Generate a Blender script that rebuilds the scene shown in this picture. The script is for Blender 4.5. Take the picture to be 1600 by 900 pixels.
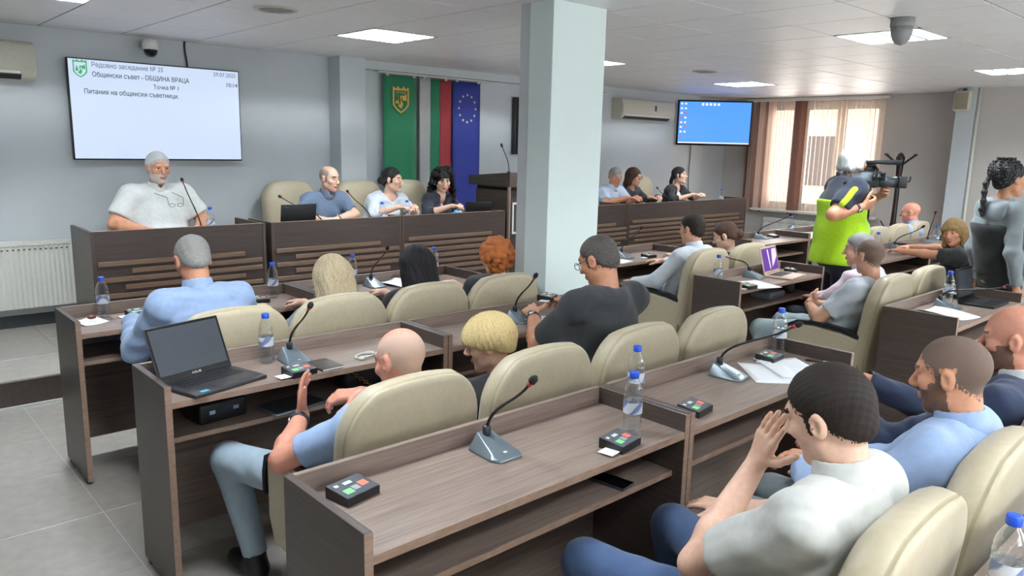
import bpy, bmesh, math, random
import numpy as np
from mathutils import Vector, Matrix

for _o in list(bpy.data.objects):
    bpy.data.objects.remove(_o, do_unlink=True)
scn = bpy.context.scene
COL = scn.collection
random.seed(7)

# ------------------------------------------------------------------ camera
CAMZ = 1.75
CEIL = CAMZ + 0.849
_yaw, _pitch, _roll = 0.740826, -0.185449, 0.023689
_f = Vector((math.sin(_yaw)*math.cos(_pitch), math.cos(_yaw)*math.cos(_pitch), math.sin(_pitch)))
_r = Vector((math.cos(_yaw), -math.sin(_yaw), 0.0))
_u = _r.cross(_f)
_r2 = math.cos(_roll)*_r + math.sin(_roll)*_u
_u2 = -math.sin(_roll)*_r + math.cos(_roll)*_u
cam_d = bpy.data.cameras.new('camera')
cam_d.sensor_fit = 'HORIZONTAL'
cam_d.sensor_width = 36.0
cam_d.lens = 36.0*1180.98/1600.0
cam_d.clip_start = 0.03
cam = bpy.data.objects.new('camera', cam_d)
COL.objects.link(cam)
_m = Matrix((( _r2.x, _u2.x, -_f.x, 0), (_r2.y, _u2.y, -_f.y, 0), (_r2.z, _u2.z, -_f.z, CAMZ), (0, 0, 0, 1)))
cam.matrix_world = _m
scn.camera = cam

# ------------------------------------------------------------------ view / world / daylight
scn.view_settings.view_transform = 'Standard'
scn.view_settings.look = 'None'
scn.view_settings.exposure = 0.76
scn.view_settings.gamma = 1.0
scn.view_settings.use_curve_mapping = False
world = bpy.data.worlds.new('sky')
scn.world = world
world.use_nodes = True
_bg = world.node_tree.nodes['Background']
_bg.inputs[0].default_value = (0.93, 0.97, 1.0, 1)
_bg.inputs[1].default_value = 2.2

def area(name, loc, rot, sx, sy, power, color):
    l = bpy.data.lights.new(name, 'AREA')
    l.shape = 'RECTANGLE'; l.size = sx; l.size_y = sy; l.energy = power; l.color = color
    o = bpy.data.objects.new(name, l); COL.objects.link(o)
    o.location = loc; o.rotation_euler = rot
    return o
# daylight entering the windows of the back wall and of the right wall
for _x in (1.0, 4.3, 7.6):
    area('daylight', (_x, -2.62, 1.65), (math.radians(-90), 0, math.pi), 1.9, 1.4, 20, (0.92, 0.985, 1.0))
area('daylight', (11.5, 5.55, 1.65), (0, math.radians(90), 0), 1.5, 1.7, 35, (1.0, 0.93, 0.9))

# ------------------------------------------------------------------ materials
MATS = {}
def nmat(name):
    m = bpy.data.materials.new(name); m.use_nodes = True
    MATS[name] = m
    return m, m.node_tree.nodes, m.node_tree.links, m.node_tree.nodes['Principled BSDF']
def srgb(c):
    if isinstance(c, str):
        c = [int(c[i:i+2], 16)/255 for i in (0, 2, 4)]
    return tuple(((x/12.92) if x <= 0.04045 else ((x+0.055)/1.055)**2.4) for x in c) + (1.0,)
def tex_coords(nt, ln, scale):
    tc = nt.new('ShaderNodeTexCoord'); mp = nt.new('ShaderNodeMapping')
    mp.inputs['Scale'].default_value = scale
    ln.new(tc.outputs['Object'], mp.inputs['Vector'])
    return mp.outputs['Vector']
def plain(name, c, rough=0.5, metal=0.0, spec=0.5, var=0.06, nscale=(6, 6, 6), bump=0.0, bscale=80, coat=0.0, sheen=0.0, sss=0.0):
    """procedural material: base colour with a soft noise variation and fine bump"""
    m, nt, ln, b = nmat(name)
    col = srgb(c)
    v = tex_coords(nt, ln, nscale)
    n = nt.new('ShaderNodeTexNoise'); n.inputs['Detail'].default_value = 4
    ln.new(v, n.inputs['Vector'])
    r = nt.new('ShaderNodeValToRGB')
    r.color_ramp.elements[0].position = 0.3; r.color_ramp.elements[1].position = 0.7
    r.color_ramp.elements[0].color = tuple(x*(1-var) for x in col[:3]) + (1,)
    r.color_ramp.elements[1].color = tuple(min(1, x*(1+var)) for x in col[:3]) + (1,)
    ln.new(n.outputs['Fac'], r.inputs['Fac']); ln.new(r.outputs['Color'], b.inputs['Base Color'])
    b.inputs['Roughness'].default_value = rough
    b.inputs['Metallic'].default_value = metal
    b.inputs['Specular IOR Level'].default_value = spec
    b.inputs['Coat Weight'].default_value = coat
    b.inputs['Sheen Weight'].default_value = sheen
    if sss:
        b.inputs['Subsurface Weight'].default_value = sss
        b.inputs['Subsurface Radius'].default_value = (0.012, 0.004, 0.002)
    if bump:
        v2 = tex_coords(nt, ln, (bscale,)*3)
        n2 = nt.new('ShaderNodeTexNoise'); n2.inputs['Detail'].default_value = 3
        ln.new(v2, n2.inputs['Vector'])
        bp = nt.new('ShaderNodeBump'); bp.inputs['Strength'].default_value = bump; bp.inputs['Distance'].default_value = 0.004
        ln.new(n2.outputs['Fac'], bp.inputs['Height']); ln.new(bp.outputs['Normal'], b.inputs['Normal'])
    return m
def wood(name, c1, c2, scale, rough=0.38):
    m, nt, ln, b = nmat(name)
    v = tex_coords(nt, ln, scale)
    n = nt.new('ShaderNodeTexNoise'); n.inputs['Scale'].default_value = 1.0
    n.inputs['Detail'].default_value = 6; n.inputs['Roughness'].default_value = 0.65; n.inputs['Distortion'].default_value = 0.4
    ln.new(v, n.inputs['Vector'])
    r = nt.new('ShaderNodeValToRGB')
    r.color_ramp.elements[0].position = 0.32; r.color_ramp.elements[1].position = 0.68
    r.color_ramp.elements[0].color = srgb(c1); r.color_ramp.elements[1].color = srgb(c2)
    ln.new(n.outputs['Fac'], r.inputs['Fac']); ln.new(r.outputs['Color'], b.inputs['Base Color'])
    b.inputs['Roughness'].default_value = rough
    bp = nt.new('ShaderNodeBump'); bp.inputs['Strength'].default_value = 0.06; bp.inputs['Distance'].default_value = 0.002
    ln.new(n.outputs['Fac'], bp.inputs['Height']); ln.new(bp.outputs['Normal'], b.inputs['Normal'])
    return m
def emit(name, c, s):
    m, nt, ln, b = nmat(name)
    b.inputs['Base Color'].default_value = tuple(x*0.15 for x in srgb(c)[:3])+(1,)
    b.inputs['Emission Color'].default_value = srgb(c)
    b.inputs['Emission Strength'].default_value = s
    b.inputs['Roughness'].default_value = 0.4
    return m
def clear(name, tint, gloss=0.12, refr=0.0):
    """thin clear plastic or glass: mostly see-through with a fresnel gloss"""
    m, nt, ln, b = nmat(name)
    nt.remove(b)
    out = nt['Material Output']
    tr = nt.new('ShaderNodeBsdfTransparent'); tr.inputs[0].default_value = tint
    gl = nt.new('ShaderNodeBsdfGlossy'); gl.inputs['Roughness'].default_value = 0.08; gl.inputs[0].default_value = (1, 1, 1, 1)
    lw = nt.new('ShaderNodeLayerWeight'); lw.inputs['Blend'].default_value = gloss
    mx = nt.new('ShaderNodeMixShader')
    ln.new(lw.outputs['Facing'], mx.inputs[0]); ln.new(tr.outputs[0], mx.inputs[1]); ln.new(gl.outputs[0], mx.inputs[2])
    if refr:
        rf = nt.new('ShaderNodeBsdfRefraction'); rf.inputs['IOR'].default_value = 1.2; rf.inputs['Roughness'].default_value = 0.05
        m2 = nt.new('ShaderNodeMixShader'); m2.inputs[0].default_value = refr
        ln.new(mx.outputs[0], m2.inputs[1]); ln.new(rf.outputs[0], m2.inputs[2]); mx = m2
    ln.new(mx.outputs[0], out.inputs['Surface'])
    return m

plain('wall_paint', 'c7cdd0', 0.75, var=0.015, nscale=(1, 1, 1), bump=0.04, bscale=60)
plain('wall_paint_right', 'c6c0ba', 0.75, var=0.015, nscale=(1, 1, 1), bump=0.04, bscale=60)
plain('column_paint', 'e0eeec', 0.6, var=0.01, nscale=(1, 1, 1), bump=0.03, bscale=60)
plain('ceiling_tile', 'f2f1f2', 0.45, var=0.02, nscale=(2, 2, 2), bump=0.05, bscale=200)
plain('ceiling_slab', '807f7e', 0.7)
plain('grid_metal', '5f5e5e', 0.5, var=0.02)
plain('grid_bright', 'e8e2df', 0.25, var=0.02)
plain('floor_tile', 'a09a92', 0.32, var=0.10, nscale=(3, 3, 3), bump=0.05, bscale=40)
plain('grout', 'c6beb5', 0.8)
plain('riser', '4b403b', 0.4, var=0.12)
plain('white_trim', 'd6dad8', 0.35, var=0.02)
wood('wood_x', '72625a', '938176', (3, 70, 70))
wood('wood_y_shaded', '3c322d', '51453f', (70, 3, 70))  # shade on the desk side panels is put into this darker colour
wood('wood_z', '72625a', '938176', (70, 70, 3))
wood('wood_edge', '8a705f', 'a58a78', (20, 20, 70), 0.45)
wood('wood_slat', '634e3f', '7b624f', (4, 80, 80), 0.4)
wood('wood_dark', '382e2a', '483d38', (3, 70, 70), 0.4)
plain('leather', 'b7ab91', 0.42, var=0.05, nscale=(9, 9, 9), bump=0.10, bscale=220, sheen=0.1)
plain('leather_seam', 'a89c7f', 0.6, var=0.05)
plain('arm_black', '1c1e22', 0.35, var=0.05)
plain('black_plastic', '17181b', 0.4, var=0.08)
plain('black_gloss', '0b0c0e', 0.12, var=0.05)
plain('dark_grey', '34383d', 0.4, var=0.05)
plain('mic_grey', '6f7a82', 0.3, metal=0.35, var=0.05)
plain('mic_dark', '2c3238', 0.4)
plain('foam', '202327', 0.9, bump=0.5, bscale=500)
plain('red_ring', 'c53a33', 0.4)
plain('chrome', 'b9bdc0', 0.2, metal=1.0)
plain('white_plastic', 'dcdcd4', 0.35, var=0.02)
plain('cream_plastic', 'c9c6b6', 0.4, var=0.03)
plain('paper', 'eef1f5', 0.7, var=0.015)
plain('cap_blue', '1f50c8', 0.35, var=0.05)
clear('bottle_plastic', (0.95, 0.97, 0.98, 1), 0.24)
clear('water', (0.95, 0.975, 0.985, 1), 0.10, 0.10)
clear('window_glass', (0.95, 0.96, 0.95, 1), 0.10)

# ------------------------------------------------------------------ mesh helpers
def link(o, parent=None):
    COL.objects.link(o)
    if parent is not None:
        o.parent = parent
    return o
def tag(o, label=None, cat=None, group=None, kind=None):
    if label: o['label'] = label
    if cat: o['category'] = cat
    if group: o['group'] = group
    if kind: o['kind'] = kind
    return o
def thing(name, label, cat, loc=(0, 0, 0), rz=0.0, group=None):
    o = bpy.data.objects.new(name, None); o.empty_display_size = 0.05
    link(o); o.location = loc; o.rotation_euler = (0, 0, rz)
    return tag(o, label, cat, group)
def mesh_obj(name, verts, faces, mats, parent=None, smooth=False, midx=None, loc=None):
    me = bpy.data.meshes.new(name)
    me.from_pydata([tuple(v) for v in verts], [], [tuple(f) for f in faces])
    for m in (mats if isinstance(mats, (list, tuple)) else [mats]):
        me.materials.append(MATS[m])
    if midx is not None:
        me.polygons.foreach_set('material_index', midx)
    if smooth:
        me.polygons.foreach_set('use_smooth', [True]*len(me.polygons))
    me.update()
    o = bpy.data.objects.new(name, me); link(o, parent)
    if loc is not None: o.location = loc
    return o
_boxes = {}
def box_mesh(d, mat, bev):
    k = (round(d[0], 4), round(d[1], 4), round(d[2], 4), mat, bev)
    if k in _boxes: return _boxes[k]
    bm = bmesh.new(); bmesh.ops.create_cube(bm, size=1.0)
    bmesh.ops.scale(bm, vec=d, verts=bm.verts)
    if bev:
        bmesh.ops.bevel(bm, geom=list(bm.edges), offset=min(bev, 0.45*min(d)), segments=1, affect='EDGES', profile=0.5)
    me = bpy.data.meshes.new('box'); bm.to_mesh(me); bm.free()
    me.materials.append(MATS[mat]); _boxes[k] = me
    return me
def box(name, x0, x1, y0, y1, z0, z1, mat, parent=None, bev=0.0015, rot=None):
    me = box_mesh((abs(x1-x0), abs(y1-y0), abs(z1-z0)), mat, bev)
    o = bpy.data.objects.new(name, me); link(o, parent)
    o.location = ((x0+x1)/2, (y0+y1)/2, (z0+z1)/2)
    if rot: o.rotation_euler = rot
    return o
class MB:
    def __init__(s): s.v = []; s.f = []; s.m = []
    def add(s, vs, fs, m=0):
        n = len(s.v); s.v += [tuple(v) for v in vs]; s.f += [tuple(i+n for i in f) for f in fs]; s.m += [m]*len(fs)
    def box(s, x0, x1, y0, y1, z0, z1, m=0):
        vs = [(x, y, z) for x in (x0, x1) for y in (y0, y1) for z in (z0, z1)]
        s.add(vs, [(0, 1, 3, 2), (4, 6, 7, 5), (0, 4, 5, 1), (2, 3, 7, 6), (0, 2, 6, 4), (1, 5, 7, 3)], m)
    def tube(s, pts, r, n=8, m=0, cap=True):
        pts = [Vector(p) for p in pts]; rs = r if isinstance(r, (list, tuple)) else [r]*len(pts)
        up = None; vs = []
        for i, p in enumerate(pts):
            d = (pts[min(i+1, len(pts)-1)] - pts[max(i-1, 0)]).normalized()
            if up is None:
                up = Vector((0, 0, 1)) if abs(d.z) < 0.9 else Vector((1, 0, 0))
            a = (up - d*up.dot(d)).normalized(); up = a; b = d.cross(a)
            for k in range(n):
                t = 2*math.pi*k/n
                vs.append(p + (a*math.cos(t) + b*math.sin(t))*rs[i])
        fs = []
        for i in range(len(pts)-1):
            for k in range(n):
                fs.append((i*n+k, i*n+(k+1) % n, (i+1)*n+(k+1) % n, (i+1)*n+k))
        if cap:
            fs.append(tuple(range(n))[::-1]); fs.append(tuple((len(pts)-1)*n+k for k in range(n)))
        s.add(vs, fs, m)
    def lathe(s, prof, n=16, c=(0, 0, 0), m=0, cap=True):
        vs = []; fs = []
        for (r, z) in prof:
            for k in range(n):
                t = 2*math.pi*k/n
                vs.append((c[0]+r*math.cos(t), c[1]+r*math.sin(t), c[2]+z))
        for i in range(len(prof)-1):
            for k in range(n):
                fs.append((i*n+k, i*n+(k+1) % n, (i+1)*n+(k+1) % n, (i+1)*n+k))
        if cap:
            fs.append(tuple(range(n))[::-1]); fs.append(tuple((len(prof)-1)*n+k for k in range(n)))
        s.add(vs, fs, m)
    def prism(s, poly, y0, y1, m=0, axis='y'):
        """poly in (x,z), extruded along y (axis 'y') or (y,z) along x (axis 'x') or (x,y) along z"""
        n = len(poly)
        def P(a, b, t):
            return (a, t, b) if axis == 'y' else ((t, a, b) if axis == 'x' else (a, b, t))
        vs = [P(a, b, y0) for a, b in poly] + [P(a, b, y1) for a, b in poly]
        fs = [tuple(range(n)), tuple(range(2*n-1, n-1, -1))] + [(i, n+i, n+(i+1) % n, (i+1) % n) for i in range(n)]
        s.add(vs, fs, m)
    def build(s, name, mats, parent=None, smooth=False, loc=None):
        o = mesh_obj(name, s.v, s.f, mats, parent, smooth, s.m, loc)
        bm = bmesh.new(); bm.from_mesh(o.data); bmesh.ops.recalc_face_normals(bm, faces=bm.faces); bm.to_mesh(o.data); bm.free()
        return o
def auto_smooth(o, ang=40):
    bm = bmesh.new(); bm.from_mesh(o.data)
    for f in bm.faces: f.smooth = True
    for e in bm.edges:
        if len(e.link_faces) == 2 and e.calc_face_angle(0) > math.radians(ang): e.smooth = False
    bm.to_mesh(o.data); bm.free()
    return o
def arc(cx, cz, r, a0, a1, n):
    return [(cx + r*math.cos(math.radians(a0+(a1-a0)*i/n)), cz + r*math.sin(math.radians(a0+(a1-a0)*i/n))) for i in range(n+1)]
def bez(p0, p1, p2, p3, n=12):
    p0, p1, p2, p3 = map(Vector, (p0, p1, p2, p3)); out = []
    for i in range(n+1):
        t = i/n; out.append(p0*(1-t)**3 + p1*3*t*(1-t)**2 + p2*3*t*t*(1-t) + p3*t**3)
    return out
def text(name, s, loc, rot, size, mat, parent=None, align='LEFT', extrude=0.0, bold=0.5):
    cu = bpy.data.curves.new(name, 'FONT'); cu.body = s; cu.size = 1.0; cu.align_x = align; cu.extrude = extrude; cu.fill_mode = 'NONE'; cu.offset = -0.024; cu.bevel_depth = 0.028+0.008*bold; cu.bevel_resolution = 0; cu.resolution_u = 3
    o = bpy.data.objects.new(name+'_curve', cu); COL.objects.link(o)
    dg = bpy.context.evaluated_depsgraph_get()
    me = bpy.data.meshes.new_from_object(o.evaluated_get(dg))
    bpy.data.objects.remove(o, do_unlink=True)
    me.transform(Matrix.Diagonal((size, size, size*0.05, 1))); me.materials.clear(); me.materials.append(MATS[mat])
    t = bpy.data.objects.new(name, me); link(t, parent); t.location = loc; t.rotation_euler = rot; t['kind'] = 'stuff'
    return t
# ------------------------------------------------------------------ room shell
XL, XR, YB, YF = -2.2, 11.35, -2.6, 7.2
GX, GY, GT = 1.4086, 6.3156, 0.6           # ceiling grid node and pitch
DAIS_Y, DAIS_Z = 5.62, 0.19
def struct(o, label=None):
    return tag(o, label, None, None, 'structure')

floor = struct(box('floor', XL, XR, YB, YF, -0.12, -0.0012, 'grout', bev=0), 'grey brown tiled floor of the meeting hall')
fx0, fy0, ft = 0.83, 3.74, 0.605
rest = MB()
for i in range(-6, 19):
    for j in range(-11, 4):
        x0 = max(XL, fx0+i*ft); x1 = min(XR, fx0+(i+1)*ft); y0 = max(YB, fy0+j*ft); y1 = min(DAIS_Y, fy0+(j+1)*ft)
        if x1-x0 < 0.03 or y1-y0 < 0.03: continue
        g = 0.0022
        if -3 <= i <= 5 and -6 <= j <= 3:
            o = box('tile', x0+g, x1-g, y0+g, y1-g, -0.010, 0.0, 'floor_tile', None, 0.001)
            o.parent = floor; o.matrix_parent_inverse = Matrix.Translation(-Vector(floor.location))
        else:
            rest.box(x0+g, x1-g, y0+g, y1-g, -0.010, 0.0)
o = rest.build('tile_field', 'floor_tile', floor); o.matrix_parent_inverse = Matrix.Translation(-Vector(floor.location)); tag(o, kind='stuff')

# stepped platform along the front wall
plat = struct(box('floor_platform', XL, XR, DAIS_Y+0.012, YF, 0.0, DAIS_Z-0.012, 'riser', bev=0), 'raised tiled platform along the front wall')
def under(o, parent):
    o.parent = parent; o.matrix_parent_inverse = Matrix.Translation(-Vector(parent.location)); return o
for i in range(-3, 16):
    x0 = fx0-0.25+i*ft; x1 = x0+ft
    x0 = max(x0, XL); x1 = min(x1, XR)
    if x1-x0 < 0.02: continue
    under(box('riser_tile', x0+0.001, x1-0.001, DAIS_Y, DAIS_Y+0.012, 0.012, DAIS_Z-0.014, 'riser', None, 0.001), plat)
    for j in range(3):
        y0 = DAIS_Y-0.01+j*0.54; y1 = min(YF, y0+0.54)
        under(box('tile', x0+0.001, x1-0.001, y0+0.001, y1-0.001, DAIS_Z-0.014, DAIS_Z, 'floor_tile', None, 0.0015), plat)
struct(box('trim_1', XL, XR, DAIS_Y-0.012, DAIS_Y-0.0005, 0.0, 0.014, 'white_trim'), 'thin white strip along the foot of the platform step')

# ceiling of separate tiles
ceil = struct(box('ceiling', XL, XR, YB, YF, CEIL+0.095, CEIL+0.15, 'ceiling_slab', bev=0), 'suspended ceiling of square white tiles')
LIGHTS = [(i, j) for i in (-1, 3, 7, 12) for j in (1, 6, 11) if (i, j) != (3, 6)]
rest = MB()
for i in range(-6, 17):
    for j in range(-2, 15):
        if (i, j) in LIGHTS: continue
        x0 = max(XL, GX+i*GT); x1 = min(XR, GX+(i+1)*GT); y1 = min(YF, GY-j*GT); y0 = max(YB, GY-(j+1)*GT)
        if x1-x0 < 0.02 or y1-y0 < 0.02: continue
        g = 0.006
        if -2 <= i <= 16 and j <= 8:
            o = under(box('tile', x0+g, x1-g, y0+g, y1-g, CEIL, CEIL+0.011, 'ceiling_tile', None, 0.002), ceil)
            o.rotation_euler = (random.uniform(-1, 1)*0.0012, random.uniform(-1, 1)*0.0012, 0)
        else:
            rest.box(x0+g, x1-g, y0+g, y1-g, CEIL, CEIL+0.011)
tag(under(rest.build('tile_field', 'ceiling_tile'), ceil), kind='stuff')
rail = MB()
for i in range(-6, 18):
    rail.box(GX+i*GT-0.011, GX+i*GT+0.011, YB, YF, CEIL+0.004, CEIL+0.012)
for j in range(-1, 16):
    rail.box(XL, XR, GY-j*GT-0.011, GY-j*GT+0.011, CEIL+0.0045, CEIL+0.0125)
tag(under(rail.build('grid_rails', 'grid_metal'), ceil), kind='stuff')

emit('tube_glow', 'f3faff', 140.0)
plain('light_tray', '8796a3', 0.35, metal=0.3)
plain('louvre', 'd5dde0', 0.3)
plain('louvre_dark', '6a7680', 0.4)
for n, (i, j) in enumerate(LIGHTS):
    x0 = GX+i*GT; y1 = GY-j*GT
    place = {1: 'nearest the front wall', 6: 'over the middle rows', 11: 'over the back rows'}[j]
    who = {-1: 'above the left radiator side', 3: 'over the left desks', 7: 'over the middle aisle', 12: 'over the window side'}[i]
    t = thing('ceiling_light', 'square louvred fluorescent ceiling light %s, row %s' % (who, place), 'ceiling light', (x0+0.3, y1-0.3, CEIL), 0, 'louvred ceiling lights')
    fr = MB(); w = 0.298
    fr.box(-w, w, -w, -w+0.02, -0.004, 0.08); fr.box(-w, w, w-0.02, w, -0.004, 0.08)
    fr.box(-w, -w+0.02, -w, w, -0.004, 0.08); fr.box(w-0.02, w, -w, w, -0.004, 0.08); fr.build('frame', 'white_plastic', t)
    box('reflector', -w, w, -w, w, 0.081, 0.092, 'light_tray', t, 0)
    for k in range(4):
        tb = MB(); yy = -0.21+0.14*k
        tb.tube([(-0.27, yy, 0.055), (0.27, yy, 0.055)], 0.016, 10)
        tb.build('tube', 'tube_glow', t, True)
    for k in range(3):
        yy = -0.14+0.14*k
        box('louvre_rail', -0.278, 0.278, yy-0.012, yy+0.012, -0.002, 0.026, 'louvre_dark', t, 0)
    for k in range(7):
        xx = -0.225+0.075*k
        box('louvre_blade', xx-0.0015, xx+0.0015, -0.278, 0.278, 0.0, 0.022, 'louvre', t, 0)

struct(box('wall_front', XL, XR+0.15, YF, YF+0.15, 0, CEIL+0.15, 'wall_paint', bev=0), 'pale grey front wall behind the platform')
struct(box('wall_left', XL-0.15, XL, YB, YF, 0, CEIL+0.15, 'wall_paint', bev=0), 'pale grey left wall')
# back wall with three window openings (behind the rows)
wb = MB()
xs = [XL, 0.0, 2.0, 3.3, 5.3, 6.6, 8.6, XR]
wb.box(XL, XR, YB-0.15, YB, 0, 0.9); wb.box(XL, XR, YB-0.15, YB, 2.4, CEIL+0.15)
for k in range(0, 8, 2): wb.box(xs[k], xs[k+1], YB-0.15, YB, 0.9, 2.4)
struct(wb.build('wall_back', 'wall_paint'), 'pale grey back wall with windows')
WY0, WY1, WZ0, WZ1 = 4.62, 6.50, 0.86, 2.52
wr = MB()
wr.box(XR, XR+0.25, 3.5, YF, 0, WZ0); wr.box(XR, XR+0.25, 3.5, YF, WZ1, CEIL+0.15)
wr.box(XR, XR+0.25, WY1, YF, WZ0, WZ1); wr.box(XR, XR+0.25, 3.5, WY0, WZ0, WZ1)
struct(wr.build('wall_right', 'wall_paint_right'), 'grey right wall with the blind covered window')
struct(box('wall_right_near', 10.84, XR+0.25, YB, 3.5, 0, CEIL+0.15, 'wall_paint_right', bev=0), 'grey right wall section nearer the back rows')
struct(box('wall_pier', 10.78, 10.90, 3.30, 3.52, 0, CEIL, 'wall_paint', bev=0.002), 'narrow pale wall pier carrying the loudspeaker')
pp = MB(); pp.tube([(10.80, 3.27, 0), (10.80, 3.27, CEIL)], 0.018, 10)
tag(pp.build('wall_pipe', 'white_plastic', None, True), 'slim white vertical pipe beside the wall pier', 'pipe')
struct(box('shade_strip_front', XL, XR, YF-0.015, YF, DAIS_Z, DAIS_Z+0.10, 'dark_grey'), 'dark strip standing in for shade at the foot of the front wall')  # added dark strip imitating the shadow below the radiator
# pilaster and cornice of the flag bay
struct(box('wall_pilaster', 3.97, 4.27, 6.97, YF, DAIS_Z, CEIL, 'wall_paint', bev=0.003), 'shallow pale pilaster beside the flags')
struct(box('trim_2', 4.27, 8.2, 7.09, YF, 2.51, CEIL, 'wall_paint', bev=0.003), 'narrow cornice over the flags')
# free standing column
colm = tag(box('column', 3.27, 3.735, 3.27, 3.47, 0, CEIL, 'column_paint', bev=0.003), 'square white painted column between the desk blocks', None, None, 'structure')
struct(box('trim_3', 3.275, 3.73, 3.47, 3.56, 0, CEIL, 'wall_paint', bev=0.003), 'pale boxed pipe casing against the column')

# ------------------------------------------------------------------ window with vertical blinds and the street outside
win = bpy.data.objects.new('window_1', None); link(win); struct(win, 'white framed window behind vertical blinds'); win.location = (XR+0.09, 0, 0)
def wbx(name, y0, y1, z0, z1, m='white_plastic', d=0.03, x=0.0):
    return box(name, x-d, x+d, y0, y1, z0, z1, m, win, 0.004)
wbx('window_frame', WY0, WY1, WZ0, WZ0+0.07); wbx('window_frame', WY0, WY1, WZ1-0.07, WZ1)
for y in (WY0, WY0+0.60, WY0+1.20, WY1-0.07):
    wbx('window_frame', y, y+0.07, WZ0+0.07, WZ1-0.07)
for a, b in ((WY0+0.07, WY0+0.60), (WY0+0.67, WY0+1.20), (WY0+1.27, WY1-0.07)):
    wbx('pane', a, b, WZ0+0.07, WZ1-0.07, 'window_glass', 0.004)
    for (p, q, r, s) in ((a, a+0.045, WZ0+0.07, WZ1-0.07), (b-0.045, b, WZ0+0.07, WZ1-0.07), (a+0.045, b-0.045, WZ0+0.07, WZ0+0.12), (a+0.045, b-0.045, WZ1-0.12, WZ1-0.07)):
        wbx('sash', p, q, r, s, 'white_plastic', 0.022, -0.012)
wbx('window_sill', WY0-0.05, WY1+0.05, WZ0-0.04, WZ0-0.002, 'white_plastic', 0.13, -0.10)

m, nt, ln, b = nmat('blind_fabric')
b.inputs['Base Color'].default_value = srgb('c9b3a6'); b.inputs['Roughness'].default_value = 0.8
b.inputs['Transmission Weight'].default_value = 0.0
tl = nt.new('ShaderNodeBsdfTranslucent'); tl.inputs[0].default_value = srgb('dcc6b8')
mx = nt.new('ShaderNodeMixShader'); mx.inputs[0].default_value = 0.45
ln.new(b.outputs[0], mx.inputs[1]); ln.new(tl.outputs[0], mx.inputs[2]); ln.new(mx.outputs[0], nt['Material Output'].inputs['Surface'])
plain('blind_brown', '7a5446', 0.8, var=0.08)
bl = thing('vertical_blinds', 'beige and brown vertical slat blinds hanging before the window', 'blinds', (XR-0.07, 0, 0))
box('headrail', -0.03, 0.03, 4.55, 6.78, 2.535, 2.575, 'white_plastic', bl)
def slat(y, ang, mat, zb=0.80, w=0.044):
    mb = MB(); n = 4
    vs = []
    for k in range(n+1):
        s = -w + 2*w*k/n; c = 0.006*(1-(s/w)**2)
        for z in (zb, 2.535): vs.append((c, s, z))
        
    fs = [(2*k, 2*k+2, 2*k+3, 2*k+1) for k in range(n)]
    mb.add(vs, fs)
    o = mesh_obj('slat', mb.v, mb.f, mat, bl, True)
    o.location = (0, y, 0); o.rotation_euler = (0, 0, ang)
for k in range(9): slat(6.30+0.05*k, 0.9+0.05*(k % 3), 'blind_brown' if k in (2, 5, 8) else 'blind_fabric')
for k in range(4): slat(5.80+0.035*k, 0.75, 'blind_brown', 0.80)
for k in range(6): slat(5.96+0.055*k, -1.15, 'blind_fabric')
for k in range(16): slat(4.66+0.07*k, -1.12+0.08*(k % 3), 'blind_fabric', 0.80 + (0.0 if k > 9 else 0.02))

plain('facade', 'e6cfae', 0.9, var=0.08, nscale=(0.6, 0.6, 0.6)); plain('facade_roof', '8d8077', 0.9); plain('facade_window', '6c5a55', 0.3)
plain('street', '9a948c', 0.9)
st = thing('street_building', 'sunlit cream building across the street beyond the window', 'building', (20, 10, -3))
box('wall', -0.2, 4, -9, 9, 0, 6.2, 'facade', st, 0)
rf = MB(); rf.prism([(-0.8, 6.2), (4.4, 6.2), (2.5, 7.6)], -9.3, 9.3); rf.build('roof', 'facade_roof', st)
for k in range(7):
    for z in (1.2, 3.9):
        w_ = box('window', -0.24, -0.19, -8+2.4*k, -7+2.4*k, z, z+1.3, 'facade_window', st, 0)
struct(box('street_ground', XR+0.4, 20, -4, 22, -3.1, -3.0, 'street', bev=0), 'pale street outside the window')
# ------------------------------------------------------------------ desks
DT = 0.025
def desk(label, x0, x1, yf, yr, z=0.0, front=None, group='dark wood council desks', short=False):
    """user sits on the -Y side (yf is the user edge, yr the rear rim)"""
    t = thing('desk', label, 'desk', ((x0+x1)/2, (yf+yr)/2, z), 0, group)
    w = (x1-x0)/2; d = (yr-yf)/2
    for s in (-1, 1):
        xa = s*w; xb = s*(w-DT)
        o = box('side_panel', min(xa, xb), max(xa, xb), -d, d, 0.015, 0.853, 'wood_y_shaded', t)
        e = box('edge_band', -DT/2+0.0005, DT/2-0.0005, -d-0.0012, -d+0.001, -0.418, 0.418, 'wood_edge', o, 0)
        for q in (-1, 1):
            box('foot', -0.010, 0.010, q*(d-0.05)-0.012, q*(d-0.05)+0.012, -0.434, -0.419, 'black_plastic', o, 0)
    o = box('back_panel', -w+DT, w-DT, d-0.02, d, 0.10, 0.853, 'wood_x', t)
    o = box('tabletop', -w+DT, w-DT, -d+0.002, d-0.02, 0.765, 0.79, 'wood_x', t)
    box('edge_band', -w+DT, w-DT, -d+0.0008-0.0, -d+0.0035, -0.0122, 0.0122, 'wood_edge', o, 0).location = (0, -(d-0.01)+0.0005, 0)
    o = box('shelf', -w+DT, w-DT, -d+0.045, d-0.02, 0.615, 0.635, 'wood_x', t)
    box('edge_band', -w+DT, w-DT, 0, 0.003, -0.0098, 0.0098, 'wood_edge', o, 0).location = (0, -(2*d-0.065)/2-0.0008, 0)
    return t
BX1 = (0.85, 2.152, 3.442); BX2 = (4.68, 5.94); BX3 = (7.05, 8.31, 9.57)
ROWY = ((4.09, 4.52), (2.80, 3.185), (1.42, 1.835))
rown = ('first row', 'second row', 'third row')
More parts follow.
